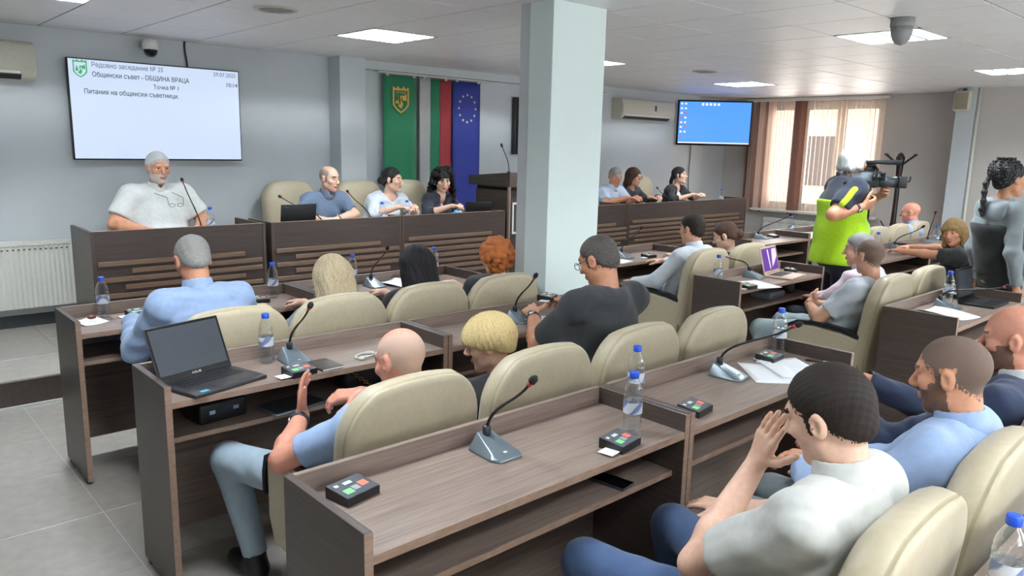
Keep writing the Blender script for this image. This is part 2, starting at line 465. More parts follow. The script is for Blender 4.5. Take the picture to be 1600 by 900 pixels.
for r, (yf, yr) in enumerate(ROWY):
    desk('%s brown desk at the outer end by the open tiled floor' % rown[r], BX1[0], BX1[1], yf, yr)
    desk('%s brown desk beside the column aisle' % rown[r], BX1[1]+0.004, BX1[2], yf, yr)
    desk('%s brown single desk across the aisle from the column' % rown[r], BX2[0], BX2[1], yf-0.04, yr-0.04)
    if r < 2:
        desk('%s brown desk beyond the cameraman aisle' % rown[r], BX3[0], BX3[1], yf-0.02, yr-0.02)
        desk('%s brown desk nearest the coat stand' % rown[r], BX3[1]+0.004, BX3[2], yf-0.02, yr-0.02)
desk('fourth row brown desk behind the back chairs', 1.30, 2.60, -0.10, 0.425)

# platform desks with slatted fronts
def dais_desk(label, x0, x1, rows, D=0.46, dl=None, dr=None):
    t = thing('platform_desk', label, 'desk', ((x0+x1)/2, 6.0, DAIS_Z), 0, 'platform desks with slatted fronts')
    w = (x1-x0)/2; H = 0.885
    for s in (-1, 1):
        xa = s*w; xb = s*(w-0.025)
        box('side_panel', min(xa, xb), max(xa, xb), 0.0, (dl if s < 0 else dr) or D, 0.0, H, 'wood_y_shaded', t)
    fp = box('front_panel', -w+0.025, w-0.025, 0.004, 0.024, 0.02, H, 'wood_dark', t)
    box('tabletop', -w+0.025, w-0.025, 0.024, D-0.01, 0.765, 0.79, 'wood_x', t)
    tr = box('top_edge', -w+0.025, w-0.025, 0.0035, 0.0245, H-0.0005, H+0.002, 'wood_edge', t, 0)
    for (z, a, b) in rows:
        box('slat', -w+a*2*w, -w+b*2*w, -0.008, 0.006, z-0.017, z+0.017, 'wood_slat', t)
    return t
RA = [(0.645, 0.03, 0.86), (0.585, 0.20, 0.97), (0.525, 0.03, 0.97), (0.465, 0.16, 0.86), (0.405, 0.03, 0.97), (0.345, 0.2, 0.9), (0.285, 0.03, 0.97)]
RB = [(0.645, 0.03, 0.82), (0.585, 0.16, 0.98), (0.525, 0.03, 0.98), (0.465, 0.16, 0.98), (0.405, 0.03, 0.9), (0.345, 0.2, 0.98), (0.285, 0.03, 0.9)]
RC = [(0.66, 0.06, 0.86), (0.60, 0.02, 0.86), (0.54, 0.02, 0.97), (0.48, 0.02, 0.97), (0.42, 0.1, 0.97), (0.36, 0.02, 0.9), (0.30, 0.1, 0.97)]
dais_desk('platform desk of the white haired man under the big screen', 1.39, 2.70, RA, 0.57)
dais_desk('platform desk with the open black laptop', 2.75, 4.045, RB, dr=0.20)
dais_desk('platform desk next to the lectern', 4.05, 5.365, RC, dl=0.20)
dais_desk('platform desk half hidden by the column', 6.15, 7.42, RB)
dais_desk('platform desk of the woman in black with glasses', 7.425, 8.80, RC, dr=0.20)
dais_desk('platform desk nearest the window corner', 8.805, 10.17, RC, dl=0.20)
# lectern
lt = thing('lectern', 'tall brown lectern with a boxed top beside the platform desks', 'lectern', (5.76, 6.33, DAIS_Z))
box('body', -0.28, 0.28, -0.27, 0.30, 0, 1.09, 'wood_y_shaded', lt)
box('recess', -0.27, 0.27, -0.26, 0.29, 1.09, 1.135, 'black_plastic', lt, 0)
o = MB(); o.prism([(-0.33, 1.13), (0.36, 1.13), (0.36, 1.23), (-0.33, 1.285)], -0.34, 0.34, 0, 'x'); o.build('top_box', 'wood_y_shaded', lt)
box('corner_post', -0.345, -0.325, -0.335, -0.30, 0.0, 1.13, 'wood_z', lt)
pf = MB(); 
for a in ((-0.25, 0.25, 0.62, 0.64), (-0.25, 0.25, 0.94, 0.96), (-0.25, -0.23, 0.64, 0.94), (0.23, 0.25, 0.64, 0.94)): pf.box(a[0], a[1], -0.285, -0.27, a[2], a[3])
pf.build('plaque_frame', 'white_trim', lt)

# ------------------------------------------------------------------ chairs
def chair_back(w=0.29, z0=0.36, z1=1.0, rc=0.20, th=0.055, lean=0.12):
    """upholstered back; outline with big rounded top corners, front towards +Y"""
    out = []
    out += [(-w+0.05, z0), (w-0.05, z0)]
    out += [(w*0.97, z0+0.06), (w, z0+0.20)]
    out += arc(w-rc, z1-rc*0.95, rc, 0, 62, 8)[0:]
    top = out[-1]
    n = 8
    for i in range(1, n):
        x = top[0] - 2*top[0]*i/n
        out.append((x, top[1] + (z1-top[1])*(1-(2*i/n-1)**2)))
    out += [(-x, z) for x, z in reversed(arc(w-rc, z1-rc*0.95, rc, 0, 62, 8))]
    out += [(-w, z0+0.20), (-w*0.97, z0+0.06)]
    cx, cz = 0.0, (z0+z1)/2-0.02
    P = np.array(out); N = len(P)
    def inset(a):
        v = P - np.array([cx, cz]); l = np.linalg.norm(v, axis=1, keepdims=True)
        return np.array([cx, cz]) + v*np.maximum(0.02, 1-a/l)
    rings = [(0.22, th+0.018), (0.12, th+0.014), (0.055, th+0.003), (0.020, th-0.012), (0.004, th-0.035), (0.0, 0.0), (0.003, -th+0.022), (0.0075, -th+0.0175), (0.0045, -th+0.012), (0.012, -th+0.003), (0.03, -th-0.003), (0.10, -th-0.008), (0.20, -th-0.010)]
    V = []; F = []; M = []
    for a, y in rings:
        q = inset(a)
        for x, z in q:
            V.append((x, y-lean*(z-0.45)+0.02*math.sin(x*9+z*7)*0.15, z))
    for i in range(len(rings)-1):
        for k in range(N):
            F.append((i*N+k, i*N+(k+1) % N, (i+1)*N+(k+1) % N, (i+1)*N+k)); M.append(1 if i in (6, 7) else 0)
    F.append(tuple(range(N))[::-1]); M.append(0)
    F.append(tuple((len(rings)-1)*N+k for k in range(N))); M.append(0)
    return V, F, M
def rbox(name, d, loc, mat, parent, bev, seg=3):
    bm = bmesh.new(); bmesh.ops.create_cube(bm, size=1.0); bmesh.ops.scale(bm, vec=d, verts=bm.verts)
    bmesh.ops.bevel(bm, geom=list(bm.edges), offset=bev, segments=seg, affect='EDGES', profile=0.5)
    me = bpy.data.meshes.new(name); bm.to_mesh(me); bm.free(); me.materials.append(MATS[mat])
    for p in me.polygons: p.use_smooth = True
    o = bpy.data.objects.new(name, me); link(o, parent); o.location = loc
    return o
def make_chair(z1=1.0, w=0.29):
    t = thing('conference_chair', 'x', 'chair')
    V, F, M = chair_back(w, 0.36, z1)
    o = mesh_obj('backrest', V, F, ['leather', 'leather_seam'], t, True, M)
    bm = bmesh.new(); bm.from_mesh(o.data); bmesh.ops.recalc_face_normals(bm, faces=bm.faces); bm.to_mesh(o.data); bm.free()
    rbox('seat', (2*w-0.12, 0.50, 0.12), (0, 0.26, 0.41), 'leather', t, 0.04)
    for s in (-1, 1):
        x = s*(w-0.030)
        # upholstered side under the arm
        mb = MB(); prof = [(0.02, 0.26), (0.46, 0.26), (0.50, 0.36), (0.50, 0.55)] + [(0.46+0.04*math.cos(a), 0.575+0.035*math.sin(a)) for a in (0.3, 0.8, 1.3)] + [(0.30, 0.615), (0.12, 0.60), (-0.02, 0.575)]
        mb.prism(prof, x-0.022, x+0.022, 0, 'x')
        o = mb.build('side_panel', 'leather', t)
        m_ = o.modifiers.new('b', 'BEVEL'); m_.width = 0.012; m_.segments = 2
        mb = MB()
        pth = [(x, -0.03, 0.585), (x, 0.12, 0.622), (x, 0.30, 0.638), (x, 0.43, 0.625), (x, 0.505, 0.585), (x, 0.525, 0.52), (x, 0.525, 0.44)]
        vs = []; n = 8
        for i, p in enumerate(pth):
            a = Vector(pth[min(i+1, len(pth)-1)])-Vector(pth[max(i-1, 0)]); a.normalize(); up = Vector((1, 0, 0)).cross(a)
            for k in range(n):
                th = 2*math.pi*k/n
                vs.append(Vector(p)+Vector((1, 0, 0))*0.030*max(-0.8, min(0.8, 1.2*math.cos(th)))+up*0.016*max(-0.8, min(0.8, 1.2*math.sin(th))))
        fs = [(i*n+k, i*n+(k+1) % n, (i+1)*n+(k+1) % n, (i+1)*n+k) for i in range(len(pth)-1) for k in range(n)]
        fs += [tuple(range(n))[::-1], tuple((len(pth)-1)*n+k for k in range(n))]
        mb.add(vs, fs); auto_smooth(mb.build('armrest', 'arm_black', t))
    box('underframe', -0.2, 0.2, 0.06, 0.46, 0.30, 0.352, 'black_plastic', t)
    mb = MB(); mb.lathe([(0.03, 0.09), (0.03, 0.30)], 10, (0, 0.26, 0)); mb.build('column_post', 'chrome', t, True)
    for k in range(5):
        a = 2*math.pi*k/5+0.3
        mb = MB(); mb.tube([(0, 0.26, 0.10), (0.15*math.cos(a), 0.26+0.15*math.sin(a), 0.085), (0.235*math.cos(a), 0.26+0.235*math.sin(a), 0.06)], [0.022, 0.018, 0.014], 6)
        mb.lathe([(0.022, 0.0), (0.022, 0.05)], 8, (0.235*math.cos(a), 0.26+0.235*math.sin(a), 0))
        mb.build('leg', 'black_plastic', t)
    return t
def copy_tree(o, parent=None):
    c = o.copy(); COL.objects.link(c); c.parent = parent
    for ch in o.children: copy_tree(ch, c)
    return c
_chairs = {}
def chair(label, x, y, rz=0.0, z=0.0, kind='n', group='cream leather conference chairs'):
    if kind not in _chairs:
        t = make_chair(1.0 if kind == 'n' else 1.18, 0.272); _chairs[kind] = t
    else:
        t = copy_tree(_chairs[kind])
    t.location = (x, y, z); t.rotation_euler = (0, 0, rz); t['label'] = label; t['group'] = group
    return t
R1, R2, R3 = 3.41, 2.06, 0.60
chair('cream chair of the man in the pale blue shirt at the first row end', 1.335, R1)
chair('cream chair behind the straight haired blonde woman', 1.885, R1)
chair('cream chair behind the black haired woman', 2.435, R1)
chair('cream chair behind the woman with curly red hair', 2.985, R1-0.01)
chair('cream chair of the bald man in light jeans', 1.385, R2)
chair('cream chair of the short haired blonde in the second row', 1.99, R2)
chair('cream chair of the man in the black T-shirt', 2.59, R2)
chair('empty cream chair at the aisle end of the second row', 3.175, R2)
chair('empty cream chair at the outer end of the third row', 1.07, R3-0.05)
chair('cream chair of the man resting his forehead on his hand', 1.71, R3)
chair('cream chair of the bearded man in the light blue shirt', 2.34, R3)
chair('cream chair of the bald man in the navy suit', 2.98, R3)
chair('cream chair of the man in the white shirt in the first row across the aisle', 5.12, R1-0.03)
chair('cream chair of the woman with a low ponytail in the first row', 5.72, R1-0.03)
chair('cream chair of the man with folded arms', 5.08, R2-0.10)
chair('cream chair of the grey haired man in pink', 5.68, R2-0.10)
chair('cream chair nearest the cameraman in the far block', 8.35, R1)
chair('cream chair between its neighbours in the far first row', 8.93, R1)
chair('cream chair of the bald man by the coat stand', 9.52, R1)
chair('cream chair of the woman with fringe in black', 7.72, R2-0.03)
chair('cream platform chair of the white haired man', 2.02, 6.90, math.pi, DAIS_Z, 'n', 'cream platform chairs')
chair('cream platform chair of the balding man in the blue shirt', 3.40, 6.92, math.pi, DAIS_Z, 'h', 'cream platform chairs')
chair('cream platform chair of the woman in white', 4.10, 6.78, math.pi, DAIS_Z, 'h', 'cream platform chairs')
chair('cream platform chair of the woman with black curls', 4.68, 6.78, math.pi, DAIS_Z, 'h', 'cream platform chairs')
chair('cream platform chair of the man in the pale shirt beside the column', 7.72, 6.97, math.pi, DAIS_Z, 'n', 'cream platform chairs')
chair('cream platform chair of the woman in black with glasses', 8.30, 6.97, math.pi, DAIS_Z, 'n', 'cream platform chairs')
chair('empty high cream platform chair between two women', 8.95, 6.97, math.pi, DAIS_Z, 'h', 'cream platform chairs')
# ------------------------------------------------------------------ wall and ceiling equipment
def fit_text(name, s, x, y, z, width, height, mat, parent, align='LEFT', ry=0.0):
    t = text(name, s, (x, y, z), (math.pi/2, 0, ry), height, mat, parent, align)
    if width:
        w = max(v.co.x for v in t.data.vertices) - min(v.co.x for v in t.data.vertices)
        t.scale = (width/w, 1, 1)
    return t
def crest(parent, x, y, z, s, mat, dark, name='crest', word=True):
    """shield with a battlement crown, trees, a river and the town name; flat in the XZ plane facing -Y"""
    out = [(-1, 1.05), (-1, 1.3), (-0.78, 1.3), (-0.78, 1.18), (-0.5, 1.18), (-0.5, 1.36), (-0.22, 1.36), (-0.22, 1.18), (0.22, 1.18), (0.22, 1.36), (0.5, 1.36), (0.5, 1.18), (0.78, 1.18), (0.78, 1.3), (1, 1.3), (1, 1.05), (1, -0.5), (0.55, -1.0), (0, -1.35), (-0.55, -1.0), (-1, -0.5)]
    inn = [(a*0.82, 0.98 if b > 1 else b*0.86) for a, b in out]
    n = len(out); mb = MB()
    P = [(x+a*s, y, z+b*s) for a, b in out] + [(x+a*s, y, z+b*s) for a, b in inn]
    Q = [(p[0], p[1]-0.003, p[2]) for p in P]
    mb.add(Q, [(i, (i+1) % n, n+(i+1) % n, n+i) for i in range(n)])
    def poly(pts): mb.add([(x+a*s, y-0.003, z+b*s) for a, b in pts], [tuple(range(len(pts)))])
    poly([(-0.72, -0.35), (-0.18, -0.35), (-0.45, 0.38)]); poly([(-0.62, -0.02), (-0.28, -0.02), (-0.45, 0.55)])
    poly([(0.1, 0.5), (0.35, 0.42), (0.7, 0.68), (0.74, -0.1), (0.5, 0.02), (0.3, -0.1)])
    poly([(-0.1, 0.45), (0.16, 0.42), (0.05, 0.0), (0.3, -0.35), (0.1, -0.85), (-0.2, -0.72), (-0.35, -0.55), (-0.02, -0.3)])
    o = mb.build(name, mat, parent)
    if word:
        fit_text('lettering', 'ВРАЦА', x-0.62*s, y-0.003, z+0.68*s, 1.24*s, 0.34*s, mat, parent)
    return o
emit('screen_white', 'd6e6ff', 0.50)
plain('ink_dark', '2a3442', 0.6); plain('ink_pale', '8ea0b8', 0.6); plain('crest_green', '3fbf6a', 0.6)
emit('ink_screen_dark', '3a4656', 0.22); emit('ink_screen_pale', '7f96b8', 0.3); emit('ink_screen_green', '3fcf6e', 0.35)
tv = thing('television', 'large wall screen showing a white agenda slide with Cyrillic text', 'television', (2.285, 7.2, 0))
rbox('body', (1.42, 0.05, 0.82), (0, -0.065, 1.965), 'black_plastic', tv, 0.006, 2)
box('screen', -0.700, 0.700, -0.0925, -0.0895, 1.567, 2.366, 'screen_white', tv, 0)
box('wall_bracket', -0.3, 0.3, -0.045, 0.0, 1.8, 2.15, 'dark_grey', tv)
fit_text('screen_text', 'Редовно заседание № 25', -0.53, -0.0935, 2.312, 0.56, 0.055, 'ink_screen_pale', tv)
fit_text('screen_text', 'Общински съвет - ОБЩИНА ВРАЦА', -0.53, -0.0935, 2.235, 0.78, 0.055, 'ink_screen_dark', tv)
fit_text('screen_text', 'Точка № 1', -0.055, -0.0935, 2.165, 0.21, 0.05, 'ink_screen_dark', tv)
fit_text('screen_text', 'Питания на общински съветници.', -0.60, -0.0935, 2.095, 0.75, 0.055, 'ink_screen_dark', tv)
fit_text('screen_text', '29.07.2025', 0.47, -0.0935, 2.312, 0.205, 0.05, 'ink_screen_pale', tv)
fit_text('screen_text', '10:14', 0.58, -0.0935, 2.225, 0.10, 0.05, 'ink_screen_dark', tv)
crest(tv, -0.615, -0.0925, 2.29, 0.052, 'ink_screen_green', None, 'screen_crest', False)

emit('screen_blue', '3f86e8', 0.85); emit('icon_pale', 'dfe6f2', 0.8); emit('icon_red', 'd9463e', 0.7); emit('taskbar', 'e9d9e2', 0.8)
tv2 = thing('television', 'smaller corner screen showing a blue computer desktop', 'television', (10.30, 6.74, 0), math.radians(-44))
rbox('body', (1.14, 0.045, 0.68), (0, 0, 2.17), 'black_gloss', tv2, 0.006, 2)
box('screen', -0.545, 0.545, -0.026, -0.023, 1.86, 2.485, 'screen_blue', tv2, 0)
box('taskbar', -0.545, 0.545, -0.0275, -0.0262, 1.86, 1.878, 'taskbar', tv2, 0)
for k in range(8):
    box('icon', -0.525, -0.495, -0.0275, -0.0262, 2.44-0.07*k, 2.465-0.07*k, 'icon_red' if k in (3, 7) else 'icon_pale', tv2, 0)
    if k < 7: box('icon', -0.465, -0.435, -0.0275, -0.0262, 2.44-0.07*k, 2.465-0.07*k, 'icon_red' if k in (2, 5) else 'icon_pale', tv2, 0)
for k in range(5): box('icon', -0.21+0.06*k, -0.175+0.06*k, -0.0275, -0.0262, 2.43, 2.465, 'icon_pale', tv2, 0)
mb = MB(); mb.tube([(0, 0.02, 2.17), (0.02, 0.22, 2.17), (0.1, 0.70, 2.17)], 0.025, 8); mb.build('wall_arm', 'dark_grey', tv2)
mb = MB(); mb.tube(bez((10.36, 7.18, 1.9), (10.40, 7.19, 1.5), (10.30, 7.19, 1.3), (10.45, 7.19, 0.9)), 0.006, 6)
tag(mb.build('screen_cable', 'dark_grey', None, True), 'thin dark cable hanging below the blue corner screen', 'cable')
tv3 = thing('television', 'switched off black wall screen mostly hidden behind the column', 'television', (7.15, 7.2, 0))
rbox('body', (1.3, 0.05, 0.70), (0, -0.05, 2.0), 'black_plastic', tv3, 0.006, 2); box('screen', -0.63, 0.63, -0.0775, -0.0745, 1.67, 2.33, 'black_gloss', tv3, 0)

def aircon(label, x, w):
    t = thing('air_conditioner', label, 'air conditioner', (x, 7.2, 2.165), 0, 'split air conditioners')
    prof = [(0, 0.0), (-0.14, 0.0), (-0.185, 0.03), (-0.215, 0.09), (-0.215, 0.20), (-0.19, 0.27), (-0.15, 0.29), (0, 0.29)]
    mb = MB(); mb.prism(prof, -w/2, w/2, 0, 'x'); o = mb.build('casing', 'cream_plastic', t)
    md = o.modifiers.new('b', 'BEVEL'); md.width = 0.012; md.segments = 3; auto_smooth(o, 50)
    mb = MB(); mb.prism([(-0.150, 0.004), (-0.189, 0.032), (-0.192, 0.045), (-0.15, 0.018)], -w/2+0.06, w/2-0.10, 0, 'x'); mb.build('air_slot', 'black_plastic', t)
    box('flap', -w/2+0.07, w/2-0.11, -0.203, -0.196, 0.045, 0.065, 'white_plastic', t)
    box('display', w/2-0.5, w/2-0.46, -0.2165, -0.2145, 0.13, 0.21, 'dark_grey', t, 0)
    return t
aircon('cream air conditioner at the left beside the big screen', 0.80, 1.08)
aircon('cream air conditioner beside the blue corner screen', 9.02, 1.22)

cm = thing('security_camera', 'white dome camera above the big screen', 'camera', (2.20, 7.02, 2.42))
mb = MB(); mb.lathe([(0.045, 0.145), (0.062, 0.14), (0.066, 0.10), (0.062, 0.065), (0.058, 0.062)], 20); mb.build('housing', 'white_plastic', cm, True)
mb = MB(); mb.lathe([(0.004, 0.0), (0.028, 0.006), (0.046, 0.024), (0.054, 0.048), (0.056, 0.066)], 20); mb.build('dome', 'black_gloss', cm, True)
box('wall_arm', -0.02, 0.02, 0.03, 0.18, 0.105, 0.14, 'white_plastic', cm)
mb = MB(); mb.tube(bez((2.545, 7.185, 2.6), (2.53, 7.185, 2.52), (2.56, 7.185, 2.45), (2.555, 7.18, 2.37)), 0.008, 6)
tag(mb.build('power_cable', 'black_plastic', None, True), 'short black cable running from the ceiling to the big screen', 'cable')

def radiator(label, x0, x1, z0, z1, loc, rz):
    t = thing('radiator', label, 'radiator', loc, rz, 'white panel radiators')
    n = int((x1-x0)/0.035); mb = MB(); vs = []
    for k in range(n*2+1):
        x = x0 + (x1-x0)*k/(n*2); y = -0.10 if k % 2 else -0.108
        vs += [(x, y, z0), (x, y, z1-0.03)]
    fs = [(2*k, 2*k+2, 2*k+3, 2*k+1) for k in range(n*2)]
    mb.add(vs, fs); mb.build('panel', 'white_plastic', t)
    box('casing', x0, x1, -0.10, -0.03, z0, z1-0.035, 'white_plastic', t)
    g = box('top_grille', x0, x1, -0.112, -0.02, z1-0.035, z1, 'white_plastic', t)
    for k in range(int((x1-x0)/0.038)):
        box('slot', x0+0.015+0.038*k, x0+0.03+0.038*k, -0.1135, -0.111, z1-0.07, z1-0.06, 'dark_grey', t, 0)
    for s in (x0+0.1, x1-0.1): box('bracket', s-0.015, s+0.015, -0.04, 0.0, z0+0.05, z1-0.1, 'white_plastic', t)
    return t
radiator('white panel radiator at the left end of the front wall', 0.30, 1.50, 0.36, 0.905, (0, 7.2, 0), 0)
radiator('white panel radiator below the window', -0.55, 0.55, 0.13, 0.72, (11.335, 5.75, 0), -math.pi/2)

# banners
plain('flag_green', '1f7d55', 0.75, var=0.05, bump=0.05, bscale=300, sheen=0.3); plain('flag_white', 'b9b9b7', 0.8); plain('flag_green2', '1f7452', 0.75); plain('flag_red', '9c2f36', 0.75)
plain('flag_blue', '2f3a8e', 0.75, var=0.05); plain('gold', 'd8b04a', 0.5); plain('star', 'e8d9a0', 0.6)
rod = thing('banner_rod', 'thin white rod carrying the three banners', 'rod', (5.27, 7.10, 2.495))
mb = MB(); mb.tube([(-0.77, 0, 0), (0.77, 0, 0)], 0.011, 10); mb.build('rod', 'white_plastic', rod, True)
for x in (-0.66, -0.32, -0.18, 0.12, 0.28, 0.60):
    mb = MB(); mb.lathe([(0.006, -0.016), (0.016, -0.010), (0.02, 0.0), (0.016, 0.010), (0.006, 0.016)], 10, (x, -0.012, -0.022)); mb.build('ring', 'white_plastic', rod, True)
for x in (-0.7, 0.7): box('bracket', x-0.008, x+0.008, 0.0, 0.1, -0.008, 0.008, 'white_plastic', rod, 0)
def banner(name, label, x0, x1, mats, cuts, zb=0.55):
    t = thing(name, label, 'flag', ((x0+x1)/2, 7.12, 0), 0, 'banners on the front wall')
    w = (x1-x0)/2
    for k, m in enumerate(mats):
        a, b = -w+2*w*cuts[k], -w+2*w*cuts[k+1]; vs = []; n = 6; mz = 12
        for j in range(mz+1):
            z = zb+(2.475-zb)*j/mz
            for i in range(n+1):
                x = a+(b-a)*i/n; vs.append((x, 0.006*math.sin(9*x+1.3*z)*(1.2-j/mz), z))
        fs = [(j*(n+1)+i, j*(n+1)+i+1, (j+1)*(n+1)+i+1, (j+1)*(n+1)+i) for j in range(mz) for i in range(n)]
        o = mesh_obj('cloth', vs, fs, m, t, True)
        sd = o.modifiers.new('s', 'SOLIDIFY'); sd.thickness = 0.003
    return t
bg = banner('town_banner', 'green banner with a golden town crest', 4.575, 5.005, ['flag_green'], [0, 1])
crest(bg, 0.0, -0.013, 2.215, 0.105, 'gold', None, 'crest')
banner('national_banner', 'white green and red striped banner between the other two', 5.05, 5.49, ['flag_white', 'flag_green2', 'flag_red'], [0, 0.34, 0.64, 1])
be = banner('union_banner', 'blue banner with a circle of yellow stars', 5.52, 5.925, ['flag_blue'], [0, 1])
for k in range(12):
    a = math.pi*2*k/12; cx, cz = 0.125*math.sin(a), 2.17+0.155*math.cos(a); mb = MB()
    pts = [(cx+(0.019 if i % 2 == 0 else 0.0085)*math.sin(math.pi*i/5), -0.012, cz+(0.019 if i % 2 == 0 else 0.0085)*math.cos(math.pi*i/5)) for i in range(10)]
    mb.add(pts, [tuple(range(10))]); mb.build('star', 'star', be)

# ceiling fittings
plain('grille_grey', '8d8c8c', 0.5)
for x, y, l in ((2.34, 4.92, 'round grey ceiling loudspeaker above the left desks'), (7.24, 4.89, 'round grey ceiling loudspeaker beyond the column')):
    t = thing('ceiling_speaker', l, 'loudspeaker', (x, y, CEIL), 0, 'round ceiling loudspeakers')
    mb = MB(); mb.lathe([(0.14, 0.0), (0.14, -0.006), (0.118, -0.012), (0.115, -0.006)], 28); mb.build('rim', 'cream_plastic', t, True)
    mb = MB(); mb.lathe([(0.116, -0.004), (0.08, -0.012), (0.03, -0.015), (0.004, -0.016)], 28); mb.build('grille', 'grille_grey', t, True)
t = thing('ceiling_sensor', 'grey dome sensor hanging under the ceiling by the middle light', 'sensor', (5.16, 2.055, CEIL))
mb = MB(); mb.lathe([(0.072, 0.0), (0.072, -0.05), (0.068, -0.056)], 24); mb.build('mount', 'grille_grey', t, True)
mb = MB(); mb.lathe([(0.066, -0.055), (0.064, -0.09), (0.052, -0.13), (0.032, -0.155), (0.006, -0.165)], 24); mb.build('dome', 'grille_grey', t, True)
t = thing('wall_speaker', 'cream boxed loudspeaker high on the wall pier', 'loudspeaker', (10.78, 3.43, 2.31), -math.pi/2)
rbox('cabinet', (0.19, 0.12, 0.25), (0, -0.06, 0.125), 'cream_plastic', t, 0.03, 4); plain('speaker_mesh', '9a927c', 0.7, bump=0.4, bscale=400)
rbox('grille', (0.15, 0.012, 0.205), (0, -0.122, 0.125), 'speaker_mesh', t, 0.005, 2)
box('bracket', -0.015, 0.015, -0.06, 0.0, 0.249, 0.28, 'dark_grey', t)

wood('rack_wood', '1d1312', '2e1f1c', (40, 40, 4), 0.35)
t = thing('coat_stand', 'dark wooden coat stand with hooks near the window', 'coat stand', (10.75, 4.11, 0))
mb = MB(); mb.lathe([(0.045, 0.0), (0.045, 0.12), (0.034, 0.2), (0.034, 0.72), (0.042, 0.80), (0.034, 0.90), (0.032, 1.40), (0.04, 1.50), (0.05, 1.66), (0.058, 1.72), (0.03, 1.765), (0.004, 1.79)], 16); mb.build('pole', 'rack_wood', t, True)
for k in range(6):
    a = math.pi*k/3+0.25; c, s = math.cos(a), math.sin(a)
    mb = MB(); mb.tube([(0.03*c, 0.03*s, 1.62), (0.10*c, 0.10*s, 1.68), (0.20*c, 0.20*s, 1.755)], [0.013, 0.012, 0.009], 7); mb.lathe([(0.004, -0.014), (0.015, 0), (0.004, 0.014)], 8, (0.205*c, 0.205*s, 1.76)); mb.build('peg', 'rack_wood', t, True)
for k in range(4):
    a = math.pi*k/2+0.5; c, s = math.cos(a), math.sin(a)
    mb = MB(); mb.tube(bez((0.03*c, 0.03*s, 1.45), (0.12*c, 0.12*s, 1.36), (0.16*c, 0.16*s, 1.40), (0.145*c, 0.145*s, 1.475)), 0.009, 7); mb.build('hook', 'rack_wood', t, True)
for k in range(4):
    a = math.pi*k/2+0.5; c, s = math.cos(a), math.sin(a)
    mb = MB(); mb.tube([(0.03*c, 0.03*s, 0.72), (0.09*c, 0.09*s, 0.76), (0.16*c, 0.16*s, 0.87)], [0.012, 0.011, 0.008], 7); mb.build('umbrella_arm', 'rack_wood', t, True)
    mb = MB(); mb.tube(bez((0.03*c, 0.03*s, 0.22), (0.12*c, 0.12*s, 0.2), (0.2*c, 0.2*s, 0.10), (0.25*c, 0.25*s, 0.015)), 0.016, 7); mb.build('foot', 'rack_wood', t, True)

# ------------------------------------------------------------------ small things on the desks
T = 0.79
m, nt, ln, b = nmat('bottle_label')
v = tex_coords(nt, ln, (1, 1, 1)); sx = nt.new('ShaderNodeSeparateXYZ'); ln.new(v, sx.inputs[0])
w_ = nt.new('ShaderNodeTexWave'); w_.wave_type = 'BANDS'; w_.bands_direction = 'DIAGONAL'; w_.inputs['Scale'].default_value = 9; w_.inputs['Distortion'].default_value = 6; w_.inputs['Detail'].default_value = 2
ln.new(v, w_.inputs['Vector'])
r_ = nt.new('ShaderNodeValToRGB'); r_.color_ramp.elements[0].color = srgb('7d8fbe'); r_.color_ramp.elements[0].position = 0.12
r_.color_ramp.elements[1].color = srgb('e6edf6'); r_.color_ramp.elements[1].position = 0.36
ln.new(w_.outputs['Fac'], r_.inputs['Fac']); ln.new(r_.outputs['Color'], b.inputs['Base Color']); b.inputs['Roughness'].default_value = 0.35; b.inputs['Alpha'].default_value = 0.72
_bottle = []
def bottle(label, x, y, z=T, rz=0.0, group='clear plastic water bottles'):
    if not _bottle:
        t = thing('water_bottle', label, 'bottle', (0, 0, 0), 0, group)
        P = [(0.004, 0.006), (0.026, 0.0), (0.0315, 0.006), (0.0325, 0.02)]
        for k in range(4): P += [(0.0325, 0.022+0.013*k), (0.0300, 0.028+0.013*k), (0.0325, 0.034+0.013*k)]
        P += [(0.0322, 0.080), (0.0322, 0.118), (0.0305, 0.121), (0.0328, 0.127), (0.0328, 0.142), (0.0305, 0.146), (0.0322, 0.152), (0.028, 0.170), (0.021, 0.186), (0.0145, 0.196), (0.0128, 0.203), (0.0128, 0.212)]
        mb = MB(); mb.lathe(P, 20, cap=False); mb.build('body', 'bottle_plastic', t, True)
        mb = MB(); mb.lathe([(0.002, 0.009), (0.025, 0.005), (0.0300, 0.01), (0.0300, 0.122), (0.0295, 0.1225), (0.002, 0.1225)], 18, cap=False); mb.build('water', 'water', t, True)
        mb = MB(); mb.lathe([(0.0327, 0.079), (0.0327, 0.119)], 20, cap=False); mb.build('label', 'bottle_label', t, True)
        mb = MB(); mb.lathe([(0.0155, 0.200), (0.0162, 0.203), (0.0162, 0.219), (0.0145, 0.2215), (0.002, 0.222)], 18); mb.build('cap', 'cap_blue', t, True)
        _bottle.append(t)
    else:
        t = copy_tree(_bottle[0])
    t.location = (x, y, z); t.rotation_euler = (0, 0, rz); t['label'] = label; t['group'] = group
bottle('water bottle on the first row desk beside the paper napkins', 1.06, 4.42, T, 0.3)
bottle('water bottle between the pale blue shirt and the blonde woman', 2.01, 4.39, T, 1.3)
bottle('water bottle behind the straight haired blonde woman', 2.60, 4.44, T, 2.2)
bottle('water bottle half hidden by the black haired woman', 3.28, 4.44, T, 0.7)
bottle('water bottle beside the open laptop with the dark screen', 1.372, 3.085, T, 2.9)
bottle('water bottle standing behind the voting box with a card', 1.97, 1.53, T, 1.0)
bottle('water bottle behind the low divider of the third row', 2.25, 1.74, T, 2.0)
bottle('water bottle beside the papers and pen on the third row desk', 3.375, 1.755, T, 0.2)
bottle('water bottle on the desk with the rose laptop', 4.77, 3.00, T, 1.1)
